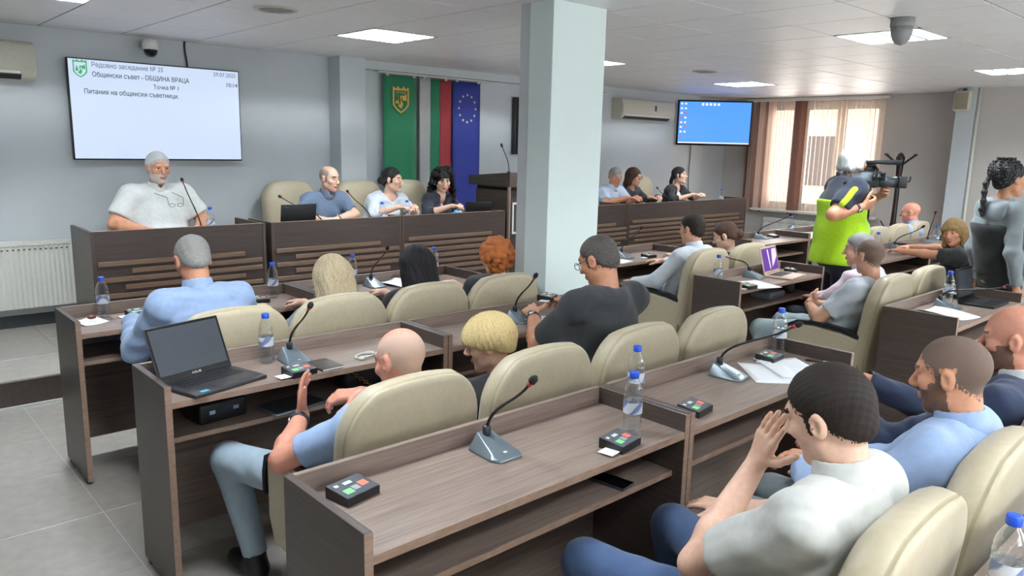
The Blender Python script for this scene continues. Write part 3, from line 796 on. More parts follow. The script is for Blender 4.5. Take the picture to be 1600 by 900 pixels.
bottle('water bottle beside the black laptop on the single desk', 5.44, 1.68, T, 0.4)
bottle('water bottle on the fourth row desk behind the back chairs', 1.79, 0.37, T, 0.9)
bottle('water bottle behind the grey haired man in pink', 7.58, 3.02, T, 0.1)
bottle('water bottle near the window radiator', 8.45, 4.38, T, 1.9)
bottle('water bottle beside the woman with fringe in black', 8.93, 2.95, T, 2.4)
bottle('water bottle beside the white haired man on the platform', 2.35, 6.27, DAIS_Z+T, 1.4)
bottle('water bottle in front of the woman in white, farther from her hands', 3.93, 6.15, DAIS_Z+T, 0.6)
bottle('water bottle in front of the woman in white, closer to the black curls', 4.28, 6.25, DAIS_Z+T, 2.6)
bottle('water bottle at the window end of the platform desks', 9.80, 6.2, DAIS_Z+T, 0.8)

_mic = []
def mic(label, x, y, z=T, rz=0.0, h=1.0, group='gooseneck desk microphones', head=None):
    """gooseneck microphone, speaker side towards -Y"""
    t = thing('microphone', label, 'microphone', (x, y, z), rz, group)
    mb = MB()
    bt = [(-0.055, 0.07), (0.055, 0.07), (0.062, -0.05), (0.045, -0.078), (-0.045, -0.078), (-0.062, -0.05)]
    up = [(-0.026, 0.062, 0.058), (0.026, 0.062, 0.058), (0.046, -0.040, 0.018), (0.036, -0.066, 0.012), (-0.036, -0.066, 0.012), (-0.046, -0.040, 0.018)]
    vs = [(a, b, 0.0) for a, b in bt]+[(a*1.0, b, 0.008) for a, b in bt]+up
    fs = [tuple(range(5, -1, -1))]+[(i, (i+1) % 6, 6+(i+1) % 6, 6+i) for i in range(6)]+[(6+i, 6+(i+1) % 6, 12+(i+1) % 6, 12+i) for i in range(6)]+[tuple(range(12, 18))]
    mb.add(vs, fs); o = mb.build('base', 'mic_grey', t); md = o.modifiers.new('b', 'BEVEL'); md.width = 0.005; md.segments = 2; auto_smooth(o, 50)
    box('button', -0.006, 0.006, -0.05, -0.04, 0.0165, 0.0195, 'white_plastic', t, 0)
    H = Vector(head) if head else Vector((0, -0.145*h, 0.262*h))
    p0 = Vector((0, 0.045, 0.05)); d = H-p0
    pts = bez(p0, p0+Vector((0, 0, 0.10*h)), H-d*0.35-Vector((0, 0, 0.01)), H, 12)
    mb = MB(); mb.lathe([(0.014, 0.045), (0.014, 0.075), (0.010, 0.08)], 10, (0, 0.045, 0)); mb.build('collar', 'mic_dark', t, True)
    mb = MB(); mb.tube(pts, [0.0055]*7+[0.0045]*6, 7); mb.build('gooseneck', 'black_plastic', t, True)
    dr = (pts[-1]-pts[-2]).normalized()
    mb = MB(); mb.tube([H, H+dr*0.014], 0.0085, 10); mb.build('ring', 'red_ring', t, True)
    mb = MB(); mb.tube([H+dr*0.014, H+dr*0.018, H+dr*0.034, H+dr*0.044], [0.008, 0.0125, 0.0125, 0.006], 10); mb.build('head', 'foam', t, True)
    return t
mic('microphone on the front desk between two voting boxes', 1.50, 1.70)
mic('microphone beside the printed sheets on the third row desk', 2.83, 1.69, T, 0.12, 1.05, head=(0.02, -0.25, 0.26))
mic('microphone next to the bottle and the open dark laptop', 1.475, 3.03)
mic('microphone in front of the man in the black T-shirt', 2.82, 3.01, T, 0, 1.0, head=(-0.01, -0.11, 0.255))
mic('microphone between the blonde and black haired women', 2.72, 4.36)
mic('microphone beside the rose laptop', 5.30, 3.01, T, 0.1, 1.0, head=(0.02, 0.27, 0.14))
mic('microphone beside the black laptop on the single desk', 5.29, 1.63, T, 0.0, 1.0, head=(0.02, -0.29, 0.18))
mic('microphone in front of the white shirt in the first row', 5.28, 4.28)
mic('microphone on the far first row desk with nobody seated', 7.80, 4.38, T, 0, 1.0, head=(0.0, -0.30, 0.28))
mic('microphone behind the grey haired man in pink', 8.20, 3.05, T, 0, 1.0, head=(0.03, -0.18, 0.24))
mic('microphone beside the woman with fringe in black', 9.05, 3.03, T, 0, 1.0, head=(-0.06, -0.02, 0.33))
mic('long microphone of the white haired man on the platform', 2.25, 6.25, DAIS_Z+T, math.pi, 1.0, head=(0.10, -0.02, 0.42))
mic('microphone of the balding man in the blue shirt', 3.32, 6.24, DAIS_Z+T, math.pi, 1.0, head=(0.30, -0.10, 0.27))
mic('microphone of the woman in white on the platform', 3.88, 6.33, DAIS_Z+T, math.pi, 1.0, head=(0.16, -0.06, 0.29))
mic('microphone of the woman in black with glasses', 8.55, 6.25, DAIS_Z+T, math.pi, 1.0, head=(0.14, -0.05, 0.24))
t = thing('lectern_microphone', 'thin gooseneck microphone rising from the lectern', 'microphone', (5.46, 6.06, DAIS_Z+1.282))
mb = MB(); mb.lathe([(0.02, 0.0), (0.02, 0.01), (0.008, 0.02)], 10); mb.build('base', 'black_plastic', t, True)
mb = MB(); mb.tube(bez((0, 0, 0.01), (0, 0.0, 0.12), (-0.03, 0.03, 0.18), (-0.06, 0.05, 0.27)), 0.005, 7); mb.build('gooseneck', 'black_plastic', t, True)
mb = MB(); mb.tube([(-0.06, 0.05, 0.265), (-0.064, 0.053, 0.28), (-0.07, 0.057, 0.305)], [0.009, 0.014, 0.009], 8); mb.build('head', 'foam', t, True)

plain('pad_green', '7fe08a', 0.4); plain('pad_red', 'e87860', 0.4); plain('pad_grey', '9a9ea6', 0.4); plain('lcd', 'c5d6cf', 0.3); plain('box_top', '565960', 0.22)
def votebox(label, x, y, z=T, rz=0.0, card=True, group='black voting boxes'):
    t = thing('voting_box', label, 'voting box', (x, y, z), rz, group)
    mb = MB(); mb.prism([(-0.045, 0.0), (0.045, 0.0), (0.045, 0.034), (-0.045, 0.024)], -0.058, 0.058, 0, 'x'); mb.build('body', 'black_plastic', t)
    def top(name, x0, x1, y0, y1, m, e=0.0006):
        zz = lambda yy: 0.029+yy*0.111+e
        mb = MB(); mb.add([(x0, y0, zz(y0)), (x1, y0, zz(y0)), (x1, y1, zz(y1)), (x0, y1, zz(y1))], [(0, 1, 2, 3)]); mb.build(name, m, t)
    top('top_plate', -0.056, 0.056, -0.043, 0.043, 'box_top')
    top('green_pad', -0.042, -0.014, -0.028, -0.004, 'pad_green', 0.0014); top('grey_pad', -0.010, 0.012, -0.022, 0.0, 'pad_grey', 0.0014)
    top('red_pad', 0.018, 0.045, -0.018, 0.008, 'pad_red', 0.0014); top('display', -0.016, 0.012, 0.014, 0.028, 'lcd', 0.0014); top('badge', -0.045, -0.032, 0.018, 0.030, 'white_plastic', 0.0014)
    if card: box('card', -0.105, -0.050, -0.034, 0.020, 0.006, 0.0078, 'paper', t, 0)
    return t
votebox('voting box in the outer corner of the front desk', 1.0, 1.725, T, 0.2, False)
votebox('voting box with a white card before the bottle', 1.855, 1.485, T, 0.16)
votebox('voting box just past the divider of the third row desks', 2.33, 1.52, T, 0.16, False)
votebox('voting box with a card beside the pen and papers', 3.22, 1.715, T, 0.1)
votebox('voting box with a card before the gesturing bald man', 1.405, 2.845, T, 0.1)
votebox('voting box with a card beside the pale blue shirt', 1.22, 4.36, T, 0.1)
votebox('voting box between the pale blue shirt and the blonde woman', 1.88, 4.32, T, -0.1, False)
votebox('voting box with a card on the near corner of the rose laptop desk', 4.835, 2.79, T, 0.0)
votebox('voting box with a card behind the rose laptop', 5.82, 2.98, T, 0.3)
votebox('voting box with a card on the first row desk across the aisle', 5.48, 4.17, T, 0.0)
votebox('voting box on the far first row desk', 8.06, 4.38, T, 0.0)
votebox('voting box with a card before the woman with fringe', 8.03, 2.92, T, 0.2)
votebox('voting box behind the black laptop', 5.74, 1.705, T, 0.1, False)

# laptops
emit('screen_purple', '6a2fa0', 0.55); emit('screen_lilac', 'dccbe6', 0.7)
plain('screen_off', '3a3e44', 0.16, var=0.03); plain('laptop_dark', '3d3b3f', 0.35, metal=0.3); plain('laptop_rose', 'd9bfae', 0.35, metal=0.4); plain('key_dark', '1f2226', 0.5); plain('sticker_blue', '4fb4cf', 0.3)
def laptop(label, loc, rz, w, d, ang, shell, screen, bezel, h=None):
    t = thing('laptop', label, 'laptop', loc, rz, 'open laptops')
    h = h or d
    rbox('base', (w, d, 0.016), (0, 0, 0.008), shell, t, 0.004, 2)
    kb = MB()
    for r in range(5):
        for c in range(14):
            x = -w/2+0.03+(w-0.06)*(c+0.5)/14; y = d/2-0.03-0.02*r
            kb.box(x-0.0085, x+0.0085, y-0.008, y+0.008, 0.016, 0.0176)
    tag(kb.build('keyboard', 'key_dark', t), kind='stuff')
    box('touchpad', -0.05, 0.05, -d/2+0.012, -d/2+0.075, 0.0155, 0.0166, shell, t, 0)
    lid = rbox('lid', (w, 0.008, h), (0, 0, 0), shell, t, 0.0035, 2)
    a = math.radians(ang-90); lid.rotation_euler = (-a, 0, 0)
    lid.location = (0, d/2+math.sin(a)*h/2, 0.014+math.cos(a)*h/2)
    b1 = box('bezel', -w/2+0.003, w/2-0.003, -0.0048, -0.0040, -h/2+0.006, h/2-0.003, bezel, lid, 0)
    s1 = box('screen', -w/2+0.012, w/2-0.012, -0.0054, -0.0047, -h/2+0.026, h/2-0.012, screen, lid, 0)
    return t, lid
l1, lid1 = laptop('open black laptop with a dark screen on the second row desk', (1.085, 2.935, T), math.radians(16), 0.335, 0.225, 112, 'laptop_dark', 'screen_off', 'black_gloss')
fit_text('maker_mark', 'ASUS', -0.022, -0.0056, -0.103, 0.044, 0.013, 'white_plastic', lid1)
box('sticker', -0.13, -0.095, -0.10, -0.08, 0.0162, 0.0168, 'sticker_blue', l1, 0)
l2, lid2 = laptop('open rose gold laptop with a purple screen', (5.56, 2.89, T), math.radians(8), 0.32, 0.215, 105, 'laptop_rose', 'screen_purple', 'laptop_rose')
mb = MB(); mb.prism([(0.02, -0.06), (0.05, 0.085), (0.135, 0.085), (0.135, 0.02), (0.07, -0.03)], -0.0064, -0.0058); mb.prism([(-0.03, -0.07), (-0.045, 0.085), (-0.02, 0.085), (-0.012, -0.07)], -0.0064, -0.0058); mb.build('screen_picture', 'screen_lilac', lid2)
laptop('open black laptop on the single third row desk', (5.66, 1.53, T), 0.0, 0.31, 0.215, 100, 'black_plastic', 'screen_off', 'black_gloss')
l4, lid4 = laptop('open black laptop on the platform, its lid towards the hall', (3.06, 6.25, DAIS_Z+T), math.pi, 0.33, 0.22, 98, 'black_plastic', 'screen_off', 'black_gloss')
fit_text('maker_mark', 'ThinkPad', 0.14, 0.0045, 0.08, 0.05, 0.014, 'chrome', lid4, ry=math.pi)
laptop('small black laptop on the platform beside the lectern', (5.17, 6.25, DAIS_Z+T), math.pi-0.5, 0.27, 0.18, 105, 'black_plastic', 'screen_off', 'black_gloss')

def sheet(name, label, x, y, z, w, d, rz, cat='paper', lines=0, group=None, curl=0.004):
    t = thing(name, label, cat, (x, y, z), rz, group); vs = []; n = 8
    for j in range(n+1):
        for i in range(n+1):
            a = -w/2+w*i/n; b_ = -d/2+d*j/n
            vs.append((a, b_, 0.0015+curl*(abs(a)/(w/2))**3*(0.5+0.5*math.sin(3*b_/d+1))))
    fs = [(j*(n+1)+i, j*(n+1)+i+1, (j+1)*(n+1)+i+1, (j+1)*(n+1)+i) for j in range(n) for i in range(n)]
    o = mesh_obj('sheet', vs, fs, 'paper', t, True); sd = o.modifiers.new('s', 'SOLIDIFY'); sd.thickness = 0.0012
    return t
sheet('document', 'printed sheet beside the microphone on the third row desk', 3.02, 1.60, T, 0.21, 0.297, -0.75, 'paper')
sheet('document', 'printed sheet lying closest to the pen', 3.16, 1.585, T+0.003, 0.21, 0.297, -0.62, 'paper')
sheet('document', 'white sheet on the rose laptop desk', 5.03, 2.83, T, 0.21, 0.297, -0.35, 'paper')
sheet('document', 'white sheet on the single desk beside the microphone', 5.07, 1.56, T, 0.21, 0.297, -0.25, 'paper', curl=0.02)
sheet('document', 'white sheets between the two women in the first row', 2.90, 4.33, T, 0.21, 0.297, 0.3, 'paper', curl=0.02)
sheet('document', 'white sheet before the straight haired blonde', 2.30, 4.40, T, 0.2, 0.2, 0.1, 'paper')
sheet('document', 'small white sheet before the man in the black T-shirt', 2.98, 2.90, T, 0.15, 0.2, 0.5, 'paper')
sheet('document', 'white sheet before the man in the white shirt', 5.05, 4.2, T, 0.2, 0.25, 0.2, 'paper')
sheet('napkin', 'white paper napkin on the first row desk end', 0.965, 4.34, T, 0.13, 0.16, 0.35, 'napkin', curl=0.012)
sheet('document', 'white papers on the far desk by the window', 8.75, 4.25, T, 0.21, 0.297, 0.1, 'paper')
plain('sweet_brown', '6b3b28', 0.4)
mb = MB(); mb.lathe([(0.003, 0), (0.014, 0.004), (0.017, 0.011), (0.012, 0.018), (0.003, 0.021)], 10); o = mb.build('sweet', 'sweet_brown', None, True, (0.985, 4.35, T+0.013)); o.scale = (1.4, 1, 1)
tag(o, 'small brown sweet lying on the paper napkin', 'sweet')
def phone(label, x, y, z, rz):
    t = thing('mobile_phone', label, 'phone', (x, y, z), rz)
    rbox('body', (0.075, 0.155, 0.008), (0, 0, 0.004), 'dark_grey', t, 0.003, 2); box('screen', -0.034, 0.034, -0.074, 0.074, 0.0078, 0.0086, 'black_gloss', t, 0)
phone('black phone on the shelf under the front desk', 1.885, 1.545, 0.635, 0.15)
phone('black phone on the second row desk beside the bald man', 1.19, 2.845, T, 0.3) if False else None
t = thing('notebook', 'closed dark brown notebook beside the gesturing bald man', 'notebook', (1.54, 2.885, T), 0.05)
plain('notebook_brown', '3b342c', 0.45, bump=0.15); rbox('cover', (0.105, 0.15, 0.012), (0, 0, 0.006), 'notebook_brown', t, 0.003, 2); box('pages', -0.049, 0.0528, -0.0755, 0.0755, 0.003, 0.009, 'paper', t, 0)
t = thing('pen', 'black and white ballpoint pen on the third row desk', 'pen', (3.375, 1.54, T+0.005), -1.1)
mb = MB(); mb.tube([(-0.07, 0, 0), (-0.06, 0, 0), (0.01, 0, 0)], [0.002, 0.005, 0.005], 8); mb.build('barrel', 'black_plastic', t, True)
mb = MB(); mb.tube([(0.01, 0, 0), (0.065, 0, 0), (0.07, 0, 0)], [0.0052, 0.0052, 0.003], 8); mb.build('grip', 'white_plastic', t, True)
t = thing('headset', 'white wired earphones coiled on the second row desk', 'earphones', (1.76, 2.90, T), 0.2)
mb = MB(); mb.tube([(0.05*math.cos(a*0.5)+0.01*math.sin(a), 0.028*math.sin(a*0.5), 0.004+0.004*(1+math.sin(a*0.9))) for a in range(30)], 0.0035, 6); mb.build('cable', 'white_plastic', t, True)
for s in (-1, 1):
    mb = MB(); mb.lathe([(0.003, 0.0), (0.012, 0.004), (0.013, 0.012), (0.004, 0.018)], 10, (0.05*s, -0.025, 0)); mb.build('earbud', 'white_plastic', t, True)
t = thing('mug', 'light blue mug on the platform beside the lectern', 'mug', (4.90, 6.22, DAIS_Z+T)); plain('mug_blue', '6fb4dc', 0.3)
mb = MB(); mb.lathe([(0.030, 0.0), (0.040, 0.01), (0.041, 0.10), (0.037, 0.10), (0.036, 0.012), (0.003, 0.01)], 18, cap=False); mb.build('cup', 'mug_blue', t, True)
mb = MB(); mb.tube([(-0.039, 0, 0.08), (-0.062, 0, 0.078), (-0.068, 0, 0.05), (-0.058, 0, 0.025), (-0.039, 0, 0.022)], 0.006, 7); mb.build('handle', 'mug_blue', t, True)
# things on the shelves
t = thing('tablet', 'thin grey tablet on the shelf below the bald man', 'tablet', (1.40, 2.92, 0.635), 0.15); rbox('body', (0.26, 0.18, 0.008), (0, 0, 0.004), 'mic_grey', t, 0.003, 2); box('screen', -0.12, 0.12, -0.08, 0.08, 0.0078, 0.0086, 'dark_grey', t, 0)
t = thing('camera_bag', 'black camera case on the shelf under the dark screen laptop', 'bag', (1.10, 2.98, 0.635), 0.1); rbox('case', (0.20, 0.14, 0.085), (0, 0, 0.0425), 'black_plastic', t, 0.012, 3)
mb = MB(); mb.tube(bez((-0.08, 0, 0.08), (-0.06, 0, 0.11), (0.06, 0, 0.11), (0.08, 0, 0.08)), 0.006, 6); mb.build('handle', 'dark_grey', t, True)
for s in (-1, 1): box('buckle', s*0.05-0.012, s*0.05+0.012, -0.074, -0.069, 0.04, 0.055, 'chrome', t, 0)
t = thing('handbag', 'black leather handbag with a gold chain on the second row shelf', 'handbag', (1.80, 2.99, 0.635), 0.0); rbox('bag', (0.26, 0.13, 0.10), (0, 0, 0.05), 'black_plastic', t, 0.025, 3)
plain('gold_metal', 'b08a4a', 0.3, metal=0.9)
mb = MB()
for k in range(9):
    c = Vector((-0.10+0.012*k, -0.085, 0.085-0.010*k)); pts = []
    for a in range(9):
        th = 2*math.pi*a/8
        pts.append(c+(Vector((0.011*math.cos(th), 0, 0.008*math.sin(th))) if k % 2 else Vector((0.011*math.cos(th), 0.008*math.sin(th), -0.006*math.cos(th)))))
    mb.tube(pts, 0.0022, 5, cap=False)
mb.build('chain', 'gold_metal', t, True)
t = thing('folded_bag', 'grey soft pouch on the shelf under the rose laptop', 'pouch', (5.40, 2.94, 0.635), 0.1); plain('pouch_grey', '6f7276', 0.7, bump=0.2); rbox('pouch', (0.28, 0.18, 0.055), (0, 0, 0.0275), 'pouch_grey', t, 0.024, 4); box('zip', -0.12, 0.12, -0.0915, -0.089, 0.025, 0.03, 'dark_grey', t, 0)
t = thing('speakerphone', 'small black conference unit on the shelf at the aisle end', 'speaker', (5.74, 2.96, 0.635)); mb = MB(); mb.lathe([(0.055, 0), (0.06, 0.01), (0.055, 0.09), (0.04, 0.10), (0.004, 0.102)], 18); mb.build('body', 'black_plastic', t, True); mb = MB(); mb.lathe([(0.03, 0.1005), (0.03, 0.104), (0.004, 0.105)], 14); mb.build('top_button', 'chrome', t, True)
mb = MB(); mb.tube([(0.33+0.06*math.cos(a*0.4), 4.2+0.10*math.sin(a*0.4), 0.006) for a in range(14)]+[(0.1, 4.3, 0.006), (-0.3, 4.4, 0.006)], 0.006, 6)
tag(mb.build('floor_cable', 'black_plastic', None, True), 'black cable looped on the open tiled floor', 'cable')
# ------------------------------------------------------------------ people: smooth implicit bodies
def V3(*a): return np.array(a, dtype=np.float64)
def unit(v):
    v = np.asarray(v, float); return v/max(1e-9, np.linalg.norm(v))
class Sdf:
    """list of soft primitives, meshed by surface nets into one continuous surface"""
    def __init__(s): s.ops = []; s.lo = np.full(3, 1e9); s.hi = np.full(3, -1e9)
    def _grow(s, lo, hi):
        s.lo = np.minimum(s.lo, lo); s.hi = np.maximum(s.hi, hi)
    def cone(s, a, b, ra, rb, k=0.02, sub=False, flat=False):
        a, b = np.asarray(a, float), np.asarray(b, float); r = max(ra, rb)
        lo = np.minimum(a, b)-r; hi = np.maximum(a, b)+r
        if not sub: s._grow(lo, hi)
        s.ops.append(('cone', lo, hi, (a, b, ra, rb, flat), k, sub)); return s
    def ell(s, c, r, R=None, k=0.02, sub=False):
        c = np.asarray(c, float); r = np.asarray(r, float); R = np.eye(3) if R is None else R
        e = np.sqrt(((R*r[None, :])**2).sum(1)); lo = c-e; hi = c+e
        if not sub: s._grow(lo, hi)
        s.ops.append(('ell', lo, hi, (c, r, R), k, sub)); return s
    def slab(s, a, b, wa, da, wb, db, u, v, k=0.03):
        """elliptic cone from a to b, half widths w along u and d along v"""
        a, b = np.asarray(a, float), np.asarray(b, float); r = max(wa, wb, da, db)
        lo = np.minimum(a, b)-r; hi = np.maximum(a, b)+r; s._grow(lo, hi)
        s.ops.append(('slab', lo, hi, (a, b, wa, da, wb, db, u, v), k, False)); return s
    def cut(s, p, n, k=0.004, lo=None, hi=None):
        """remove everything on the +n side of the plane through p (inside the optional bounds)"""
        s.ops.append(('cut', lo, hi, (np.asarray(p, float), unit(n)), k, True)); return s
    def mesh(s, h):
        lo = s.lo-3*h; n = np.ceil((s.hi-s.lo)/h).astype(int)+7
        ax = [(lo[i]+h*np.arange(n[i])).astype(np.float32) for i in range(3)]
        F = np.full(n, 0.25, np.float32)
        for kind, plo, phi, par, k, sub in s.ops:
            if plo is None: i0 = np.zeros(3, int); i1 = n.copy()
            else:
                i0 = np.clip(np.floor((plo-k-2.5*h-lo)/h).astype(int), 0, n); i1 = np.clip(np.ceil((phi+k+2.5*h-lo)/h).astype(int)+1, 0, n)
            if (i1 <= i0).any(): continue
            sl = tuple(slice(i0[i], i1[i]) for i in range(3))
            X = ax[0][sl[0]][:, None, None]; Y = ax[1][sl[1]][None, :, None]; Z = ax[2][sl[2]][None, None, :]
            if kind == 'cone':
                a, b, ra, rb, flat = par; ab = b-a; L2 = float(ab@ab)+1e-12
                t0 = ((X-a[0])*ab[0]+(Y-a[1])*ab[1]+(Z-a[2])*ab[2])/L2; t = np.clip(t0, 0, 1)
                d = np.sqrt((X-a[0]-t*ab[0])**2+(Y-a[1]-t*ab[1])**2+(Z-a[2]-t*ab[2])**2)-(ra+(rb-ra)*t)
                if flat: d = np.maximum(d, (t0-1)*math.sqrt(L2))
            elif kind == 'ell':
                c, r, R = par; px, py, pz = X-c[0], Y-c[1], Z-c[2]
                q = [(px*R[0, i]+py*R[1, i]+pz*R[2, i])/r[i] for i in range(3)]
                k0 = np.sqrt(q[0]**2+q[1]**2+q[2]**2)
                k1 = np.sqrt((q[0]/r[0])**2+(q[1]/r[1])**2+(q[2]/r[2])**2)+1e-6
                d = k0*(k0-1)/k1
            elif kind == 'slab':
                a, b, wa, da, wb, db, u, v = par; ab = b-a; L = math.sqrt(float(ab@ab)); w = ab/L
                px, py, pz = X-a[0], Y-a[1], Z-a[2]
                t0 = (px*w[0]+py*w[1]+pz*w[2])/L; t = np.clip(t0, 0, 1); ww = wa+(wb-wa)*t; dd = da+(db-da)*t
                e = (t0-t)*L
                qx = px*u[0]+py*u[1]+pz*u[2]; qy = px*v[0]+py*v[1]+pz*v[2]; mn = np.minimum(ww, dd)
                d = (np.sqrt((qx/ww)**2+(qy/dd)**2+(e/mn)**2)-1)*mn
            else:
                p, nn = par; d = (p[0]-X)*nn[0]+(p[1]-Y)*nn[1]+(p[2]-Z)*nn[2]
            f = F[sl]
            if sub:
                d = -d if kind != 'cut' else -d
                hh = np.clip(0.5-0.5*(f-d)/k, 0, 1); F[sl] = f+(d-f)*hh+k*hh*(1-hh)
            else:
                hh = np.clip(0.5+0.5*(f-d)/k, 0, 1); F[sl] = f+(d-f)*hh-k*hh*(1-hh)
        ins = F < 0
        c = ins[:-1, :-1, :-1].astype(np.int8)
        for o in ((1, 0, 0), (0, 1, 0), (0, 0, 1), (1, 1, 0), (1, 0, 1), (0, 1, 1), (1, 1, 1)):
            c = c+ins[o[0]:n[0]-1+o[0], o[1]:n[1]-1+o[1], o[2]:n[2]-1+o[2]]
        idx = np.argwhere((c > 0) & (c < 8)); M = len(idx)
        cid = np.full(n-1, -1, np.int32); cid[idx[:, 0], idx[:, 1], idx[:, 2]] = np.arange(M)
        cs = [(0, 0, 0), (1, 0, 0), (0, 1, 0), (1, 1, 0), (0, 0, 1), (1, 0, 1), (0, 1, 1), (1, 1, 1)]
        val = np.stack([F[idx[:, 0]+o[0], idx[:, 1]+o[1], idx[:, 2]+o[2]] for o in cs], 1)
        acc = np.zeros((M, 3)); cnt = np.zeros(M)
        for p, q in ((0, 1), (2, 3), (4, 5), (6, 7), (0, 2), (1, 3), (4, 6), (5, 7), (0, 4), (1, 5), (2, 6), (3, 7)):
            a, b = val[:, p], val[:, q]; m = (a < 0) != (b < 0)
            t = np.where(m, a/(a-b+1e-12), 0)
            pp = np.array(cs[p], float)[None, :]+t[:, None]*(np.array(cs[q], float)-np.array(cs[p], float))[None, :]
            acc += pp*m[:, None]; cnt += m
        vert = lo+(idx+acc/cnt[:, None])*h
        quads = []
        for axi in range(3):
            o = [0, 0, 0]; o[axi] = 1
            A = ins[:n[0]-o[0], :n[1]-o[1], :n[2]-o[2]]; B = ins[o[0]:, o[1]:, o[2]:]
            e = np.argwhere(A != B); u_, v_ = (axi+1) % 3, (axi+2) % 3
            e = e[(e[:, u_] > 0) & (e[:, v_] > 0) & (e[:, u_] < n[u_]-1) & (e[:, v_] < n[v_]-1)]
            def cell(du, dv):
                q = e.copy(); q[:, u_] += du; q[:, v_] += dv; return cid[q[:, 0], q[:, 1], q[:, 2]]
            Q = np.stack([cell(-1, -1), cell(0, -1), cell(0, 0), cell(-1, 0)], 1)
            fl = ~A[e[:, 0], e[:, 1], e[:, 2]]
            Q[fl] = Q[fl][:, ::-1]
            quads.append(Q)
        Q = np.concatenate(quads); Q = Q[(Q >= 0).all(1)]
        return vert, Q
def np_obj(name, V, Q, mats, parent, midx=None):
    me = bpy.data.meshes.new(name); n = len(V); m = len(Q)
    me.vertices.add(n); me.vertices.foreach_set('co', np.ascontiguousarray(V, np.float32).ravel())
    me.loops.add(m*4); me.loops.foreach_set('vertex_index', np.ascontiguousarray(Q, np.int32).ravel())
    me.polygons.add(m); me.polygons.foreach_set('loop_start', np.arange(0, 4*m, 4, dtype=np.int32))
    me.polygons.foreach_set('loop_total', np.full(m, 4, np.int32)) if hasattr(me.polygons[0], 'loop_total') and False else None
    for k in (mats if isinstance(mats, (list, tuple)) else [mats]): me.materials.append(MATS[k])
    if midx is not None: me.polygons.foreach_set('material_index', midx.astype(np.int32))
    me.polygons.foreach_set('use_smooth', np.ones(m, bool))
    me.update(calc_edges=True); me.validate()
    o = bpy.data.objects.new(name, me); link(o, parent); return o
def normals(V, Q):
    a, b, c, d = (V[Q[:, i]] for i in range(4)); nn = np.cross(c-a, d-b); N = np.zeros_like(V)
    for i in range(4): np.add.at(N, Q[:, i], nn)
    return N/np.maximum(1e-9, np.linalg.norm(N, axis=1, keepdims=True))
def relax(V, Q, it=2, lam=0.5):
    for _ in range(it):
        S = np.zeros_like(V); C = np.zeros(len(V))
        for i in range(4):
            for j in (1, 3):
                np.add.at(S, Q[:, i], V[Q[:, (i+j) % 4]]); np.add.at(C, Q[:, i], 1)
        V = V+lam*(S/np.maximum(1, C)[:, None]-V)
    return V
def folds(V, Q, amp, seed, fr=(26, 26, 34)):
    """cloth folds: a few warped waves pushed along the normal"""
    r = np.random.RandomState(seed); N = normals(V, Q); d = np.zeros(len(V))
    for k in range(4):
        w = r.normal(size=3)*np.array(fr); ph = r.uniform(0, 6.28); w2 = r.normal(size=3)*9
        s = np.sin(V@w+ph+1.8*np.sin(V@w2+k)); m = 0.5+0.5*np.sin(V@(r.normal(size=3)*6)+r.uniform(0, 6))
        d += np.sign(s)*np.abs(s)**1.5*m
    return V+N*(amp*np.clip(d, -0.7, 3.0)/2.2)[:, None]

def eul(yaw, pitch, roll):
    cy, sy = math.cos(yaw), math.sin(yaw); cp, sp = math.cos(pitch), math.sin(pitch); cr, sr = math.cos(roll), math.sin(roll)
    Rz = np.array([[cy, -sy, 0], [sy, cy, 0], [0, 0, 1]]); Rx = np.array([[1, 0, 0], [0, cp, -sp], [0, sp, cp]]); Ry = np.array([[cr, 0, sr], [0, 1, 0], [-sr, 0, cr]])
    return Rz@Rx@Ry
def skin_mat(name, c):
    if name not in MATS: plain(name, c, 0.5, var=0.07, nscale=(14, 14, 14), bump=0.05, bscale=260, sss=0.06)
def hair_mat(name, c, c2=None, scale=(160, 160, 14), pos=(0.36, 0.64)):
    if name in MATS: return
    m, nt, ln, b = nmat(name)
    v = tex_coords(nt, ln, scale); n = nt.new('ShaderNodeTexNoise'); n.inputs['Detail'].default_value = 3; n.inputs['Distortion'].default_value = 0.5; ln.new(v, n.inputs['Vector'])
    r = nt.new('ShaderNodeValToRGB'); r.color_ramp.elements[0].position = pos[0]; r.color_ramp.elements[1].position = pos[1]
    a = srgb(c); z = srgb(c2) if c2 else tuple(x*1.7 for x in a[:3])+(1,)
    r.color_ramp.elements[0].color = a; r.color_ramp.elements[1].color = z
    ln.new(n.outputs['Fac'], r.inputs['Fac']); ln.new(r.outputs['Color'], b.inputs['Base Color']); b.inputs['Roughness'].default_value = 0.6; b.inputs['Specular IOR Level'].default_value = 0.3
    bp = nt.new('ShaderNodeBump'); bp.inputs['Strength'].default_value = 0.5; bp.inputs['Distance'].default_value = 0.004
    ln.new(n.outputs['Fac'], bp.inputs['Height']); ln.new(bp.outputs['Normal'], b.inputs['Normal'])
def cloth(name, c, rough=0.85, var=0.06, bump=0.12, bs=500):
    if name not in MATS: plain(name, c, rough, var=var, nscale=(8, 8, 8), bump=bump, bscale=bs, sheen=0.15)
    return name
plain('eye_white', 'b9b0a8', 0.3); plain('iris', '2a1c14', 0.2); plain('lip', 'b3796c', 0.5); plain('lens_frame', '17181c', 0.3)
clear('spectacle_glass', (0.96, 0.97, 0.98, 1), 0.15)
_eye = []
def eye_mesh():
    if not _eye:
        mb = MB(); mb.lathe([(0.0118*math.sin(math.pi*k/10)+1e-4, -0.0118*math.cos(math.pi*k/10)) for k in range(11)], 14, cap=False)
        o = mb.build('eye', ['eye_white', 'iris'], None, True)
        for p in o.data.polygons:
            if p.center.z > 0.0092: p.material_index = 1
        _eye.append(o.data); bpy.data.objects.remove(o)
    return _eye[0]

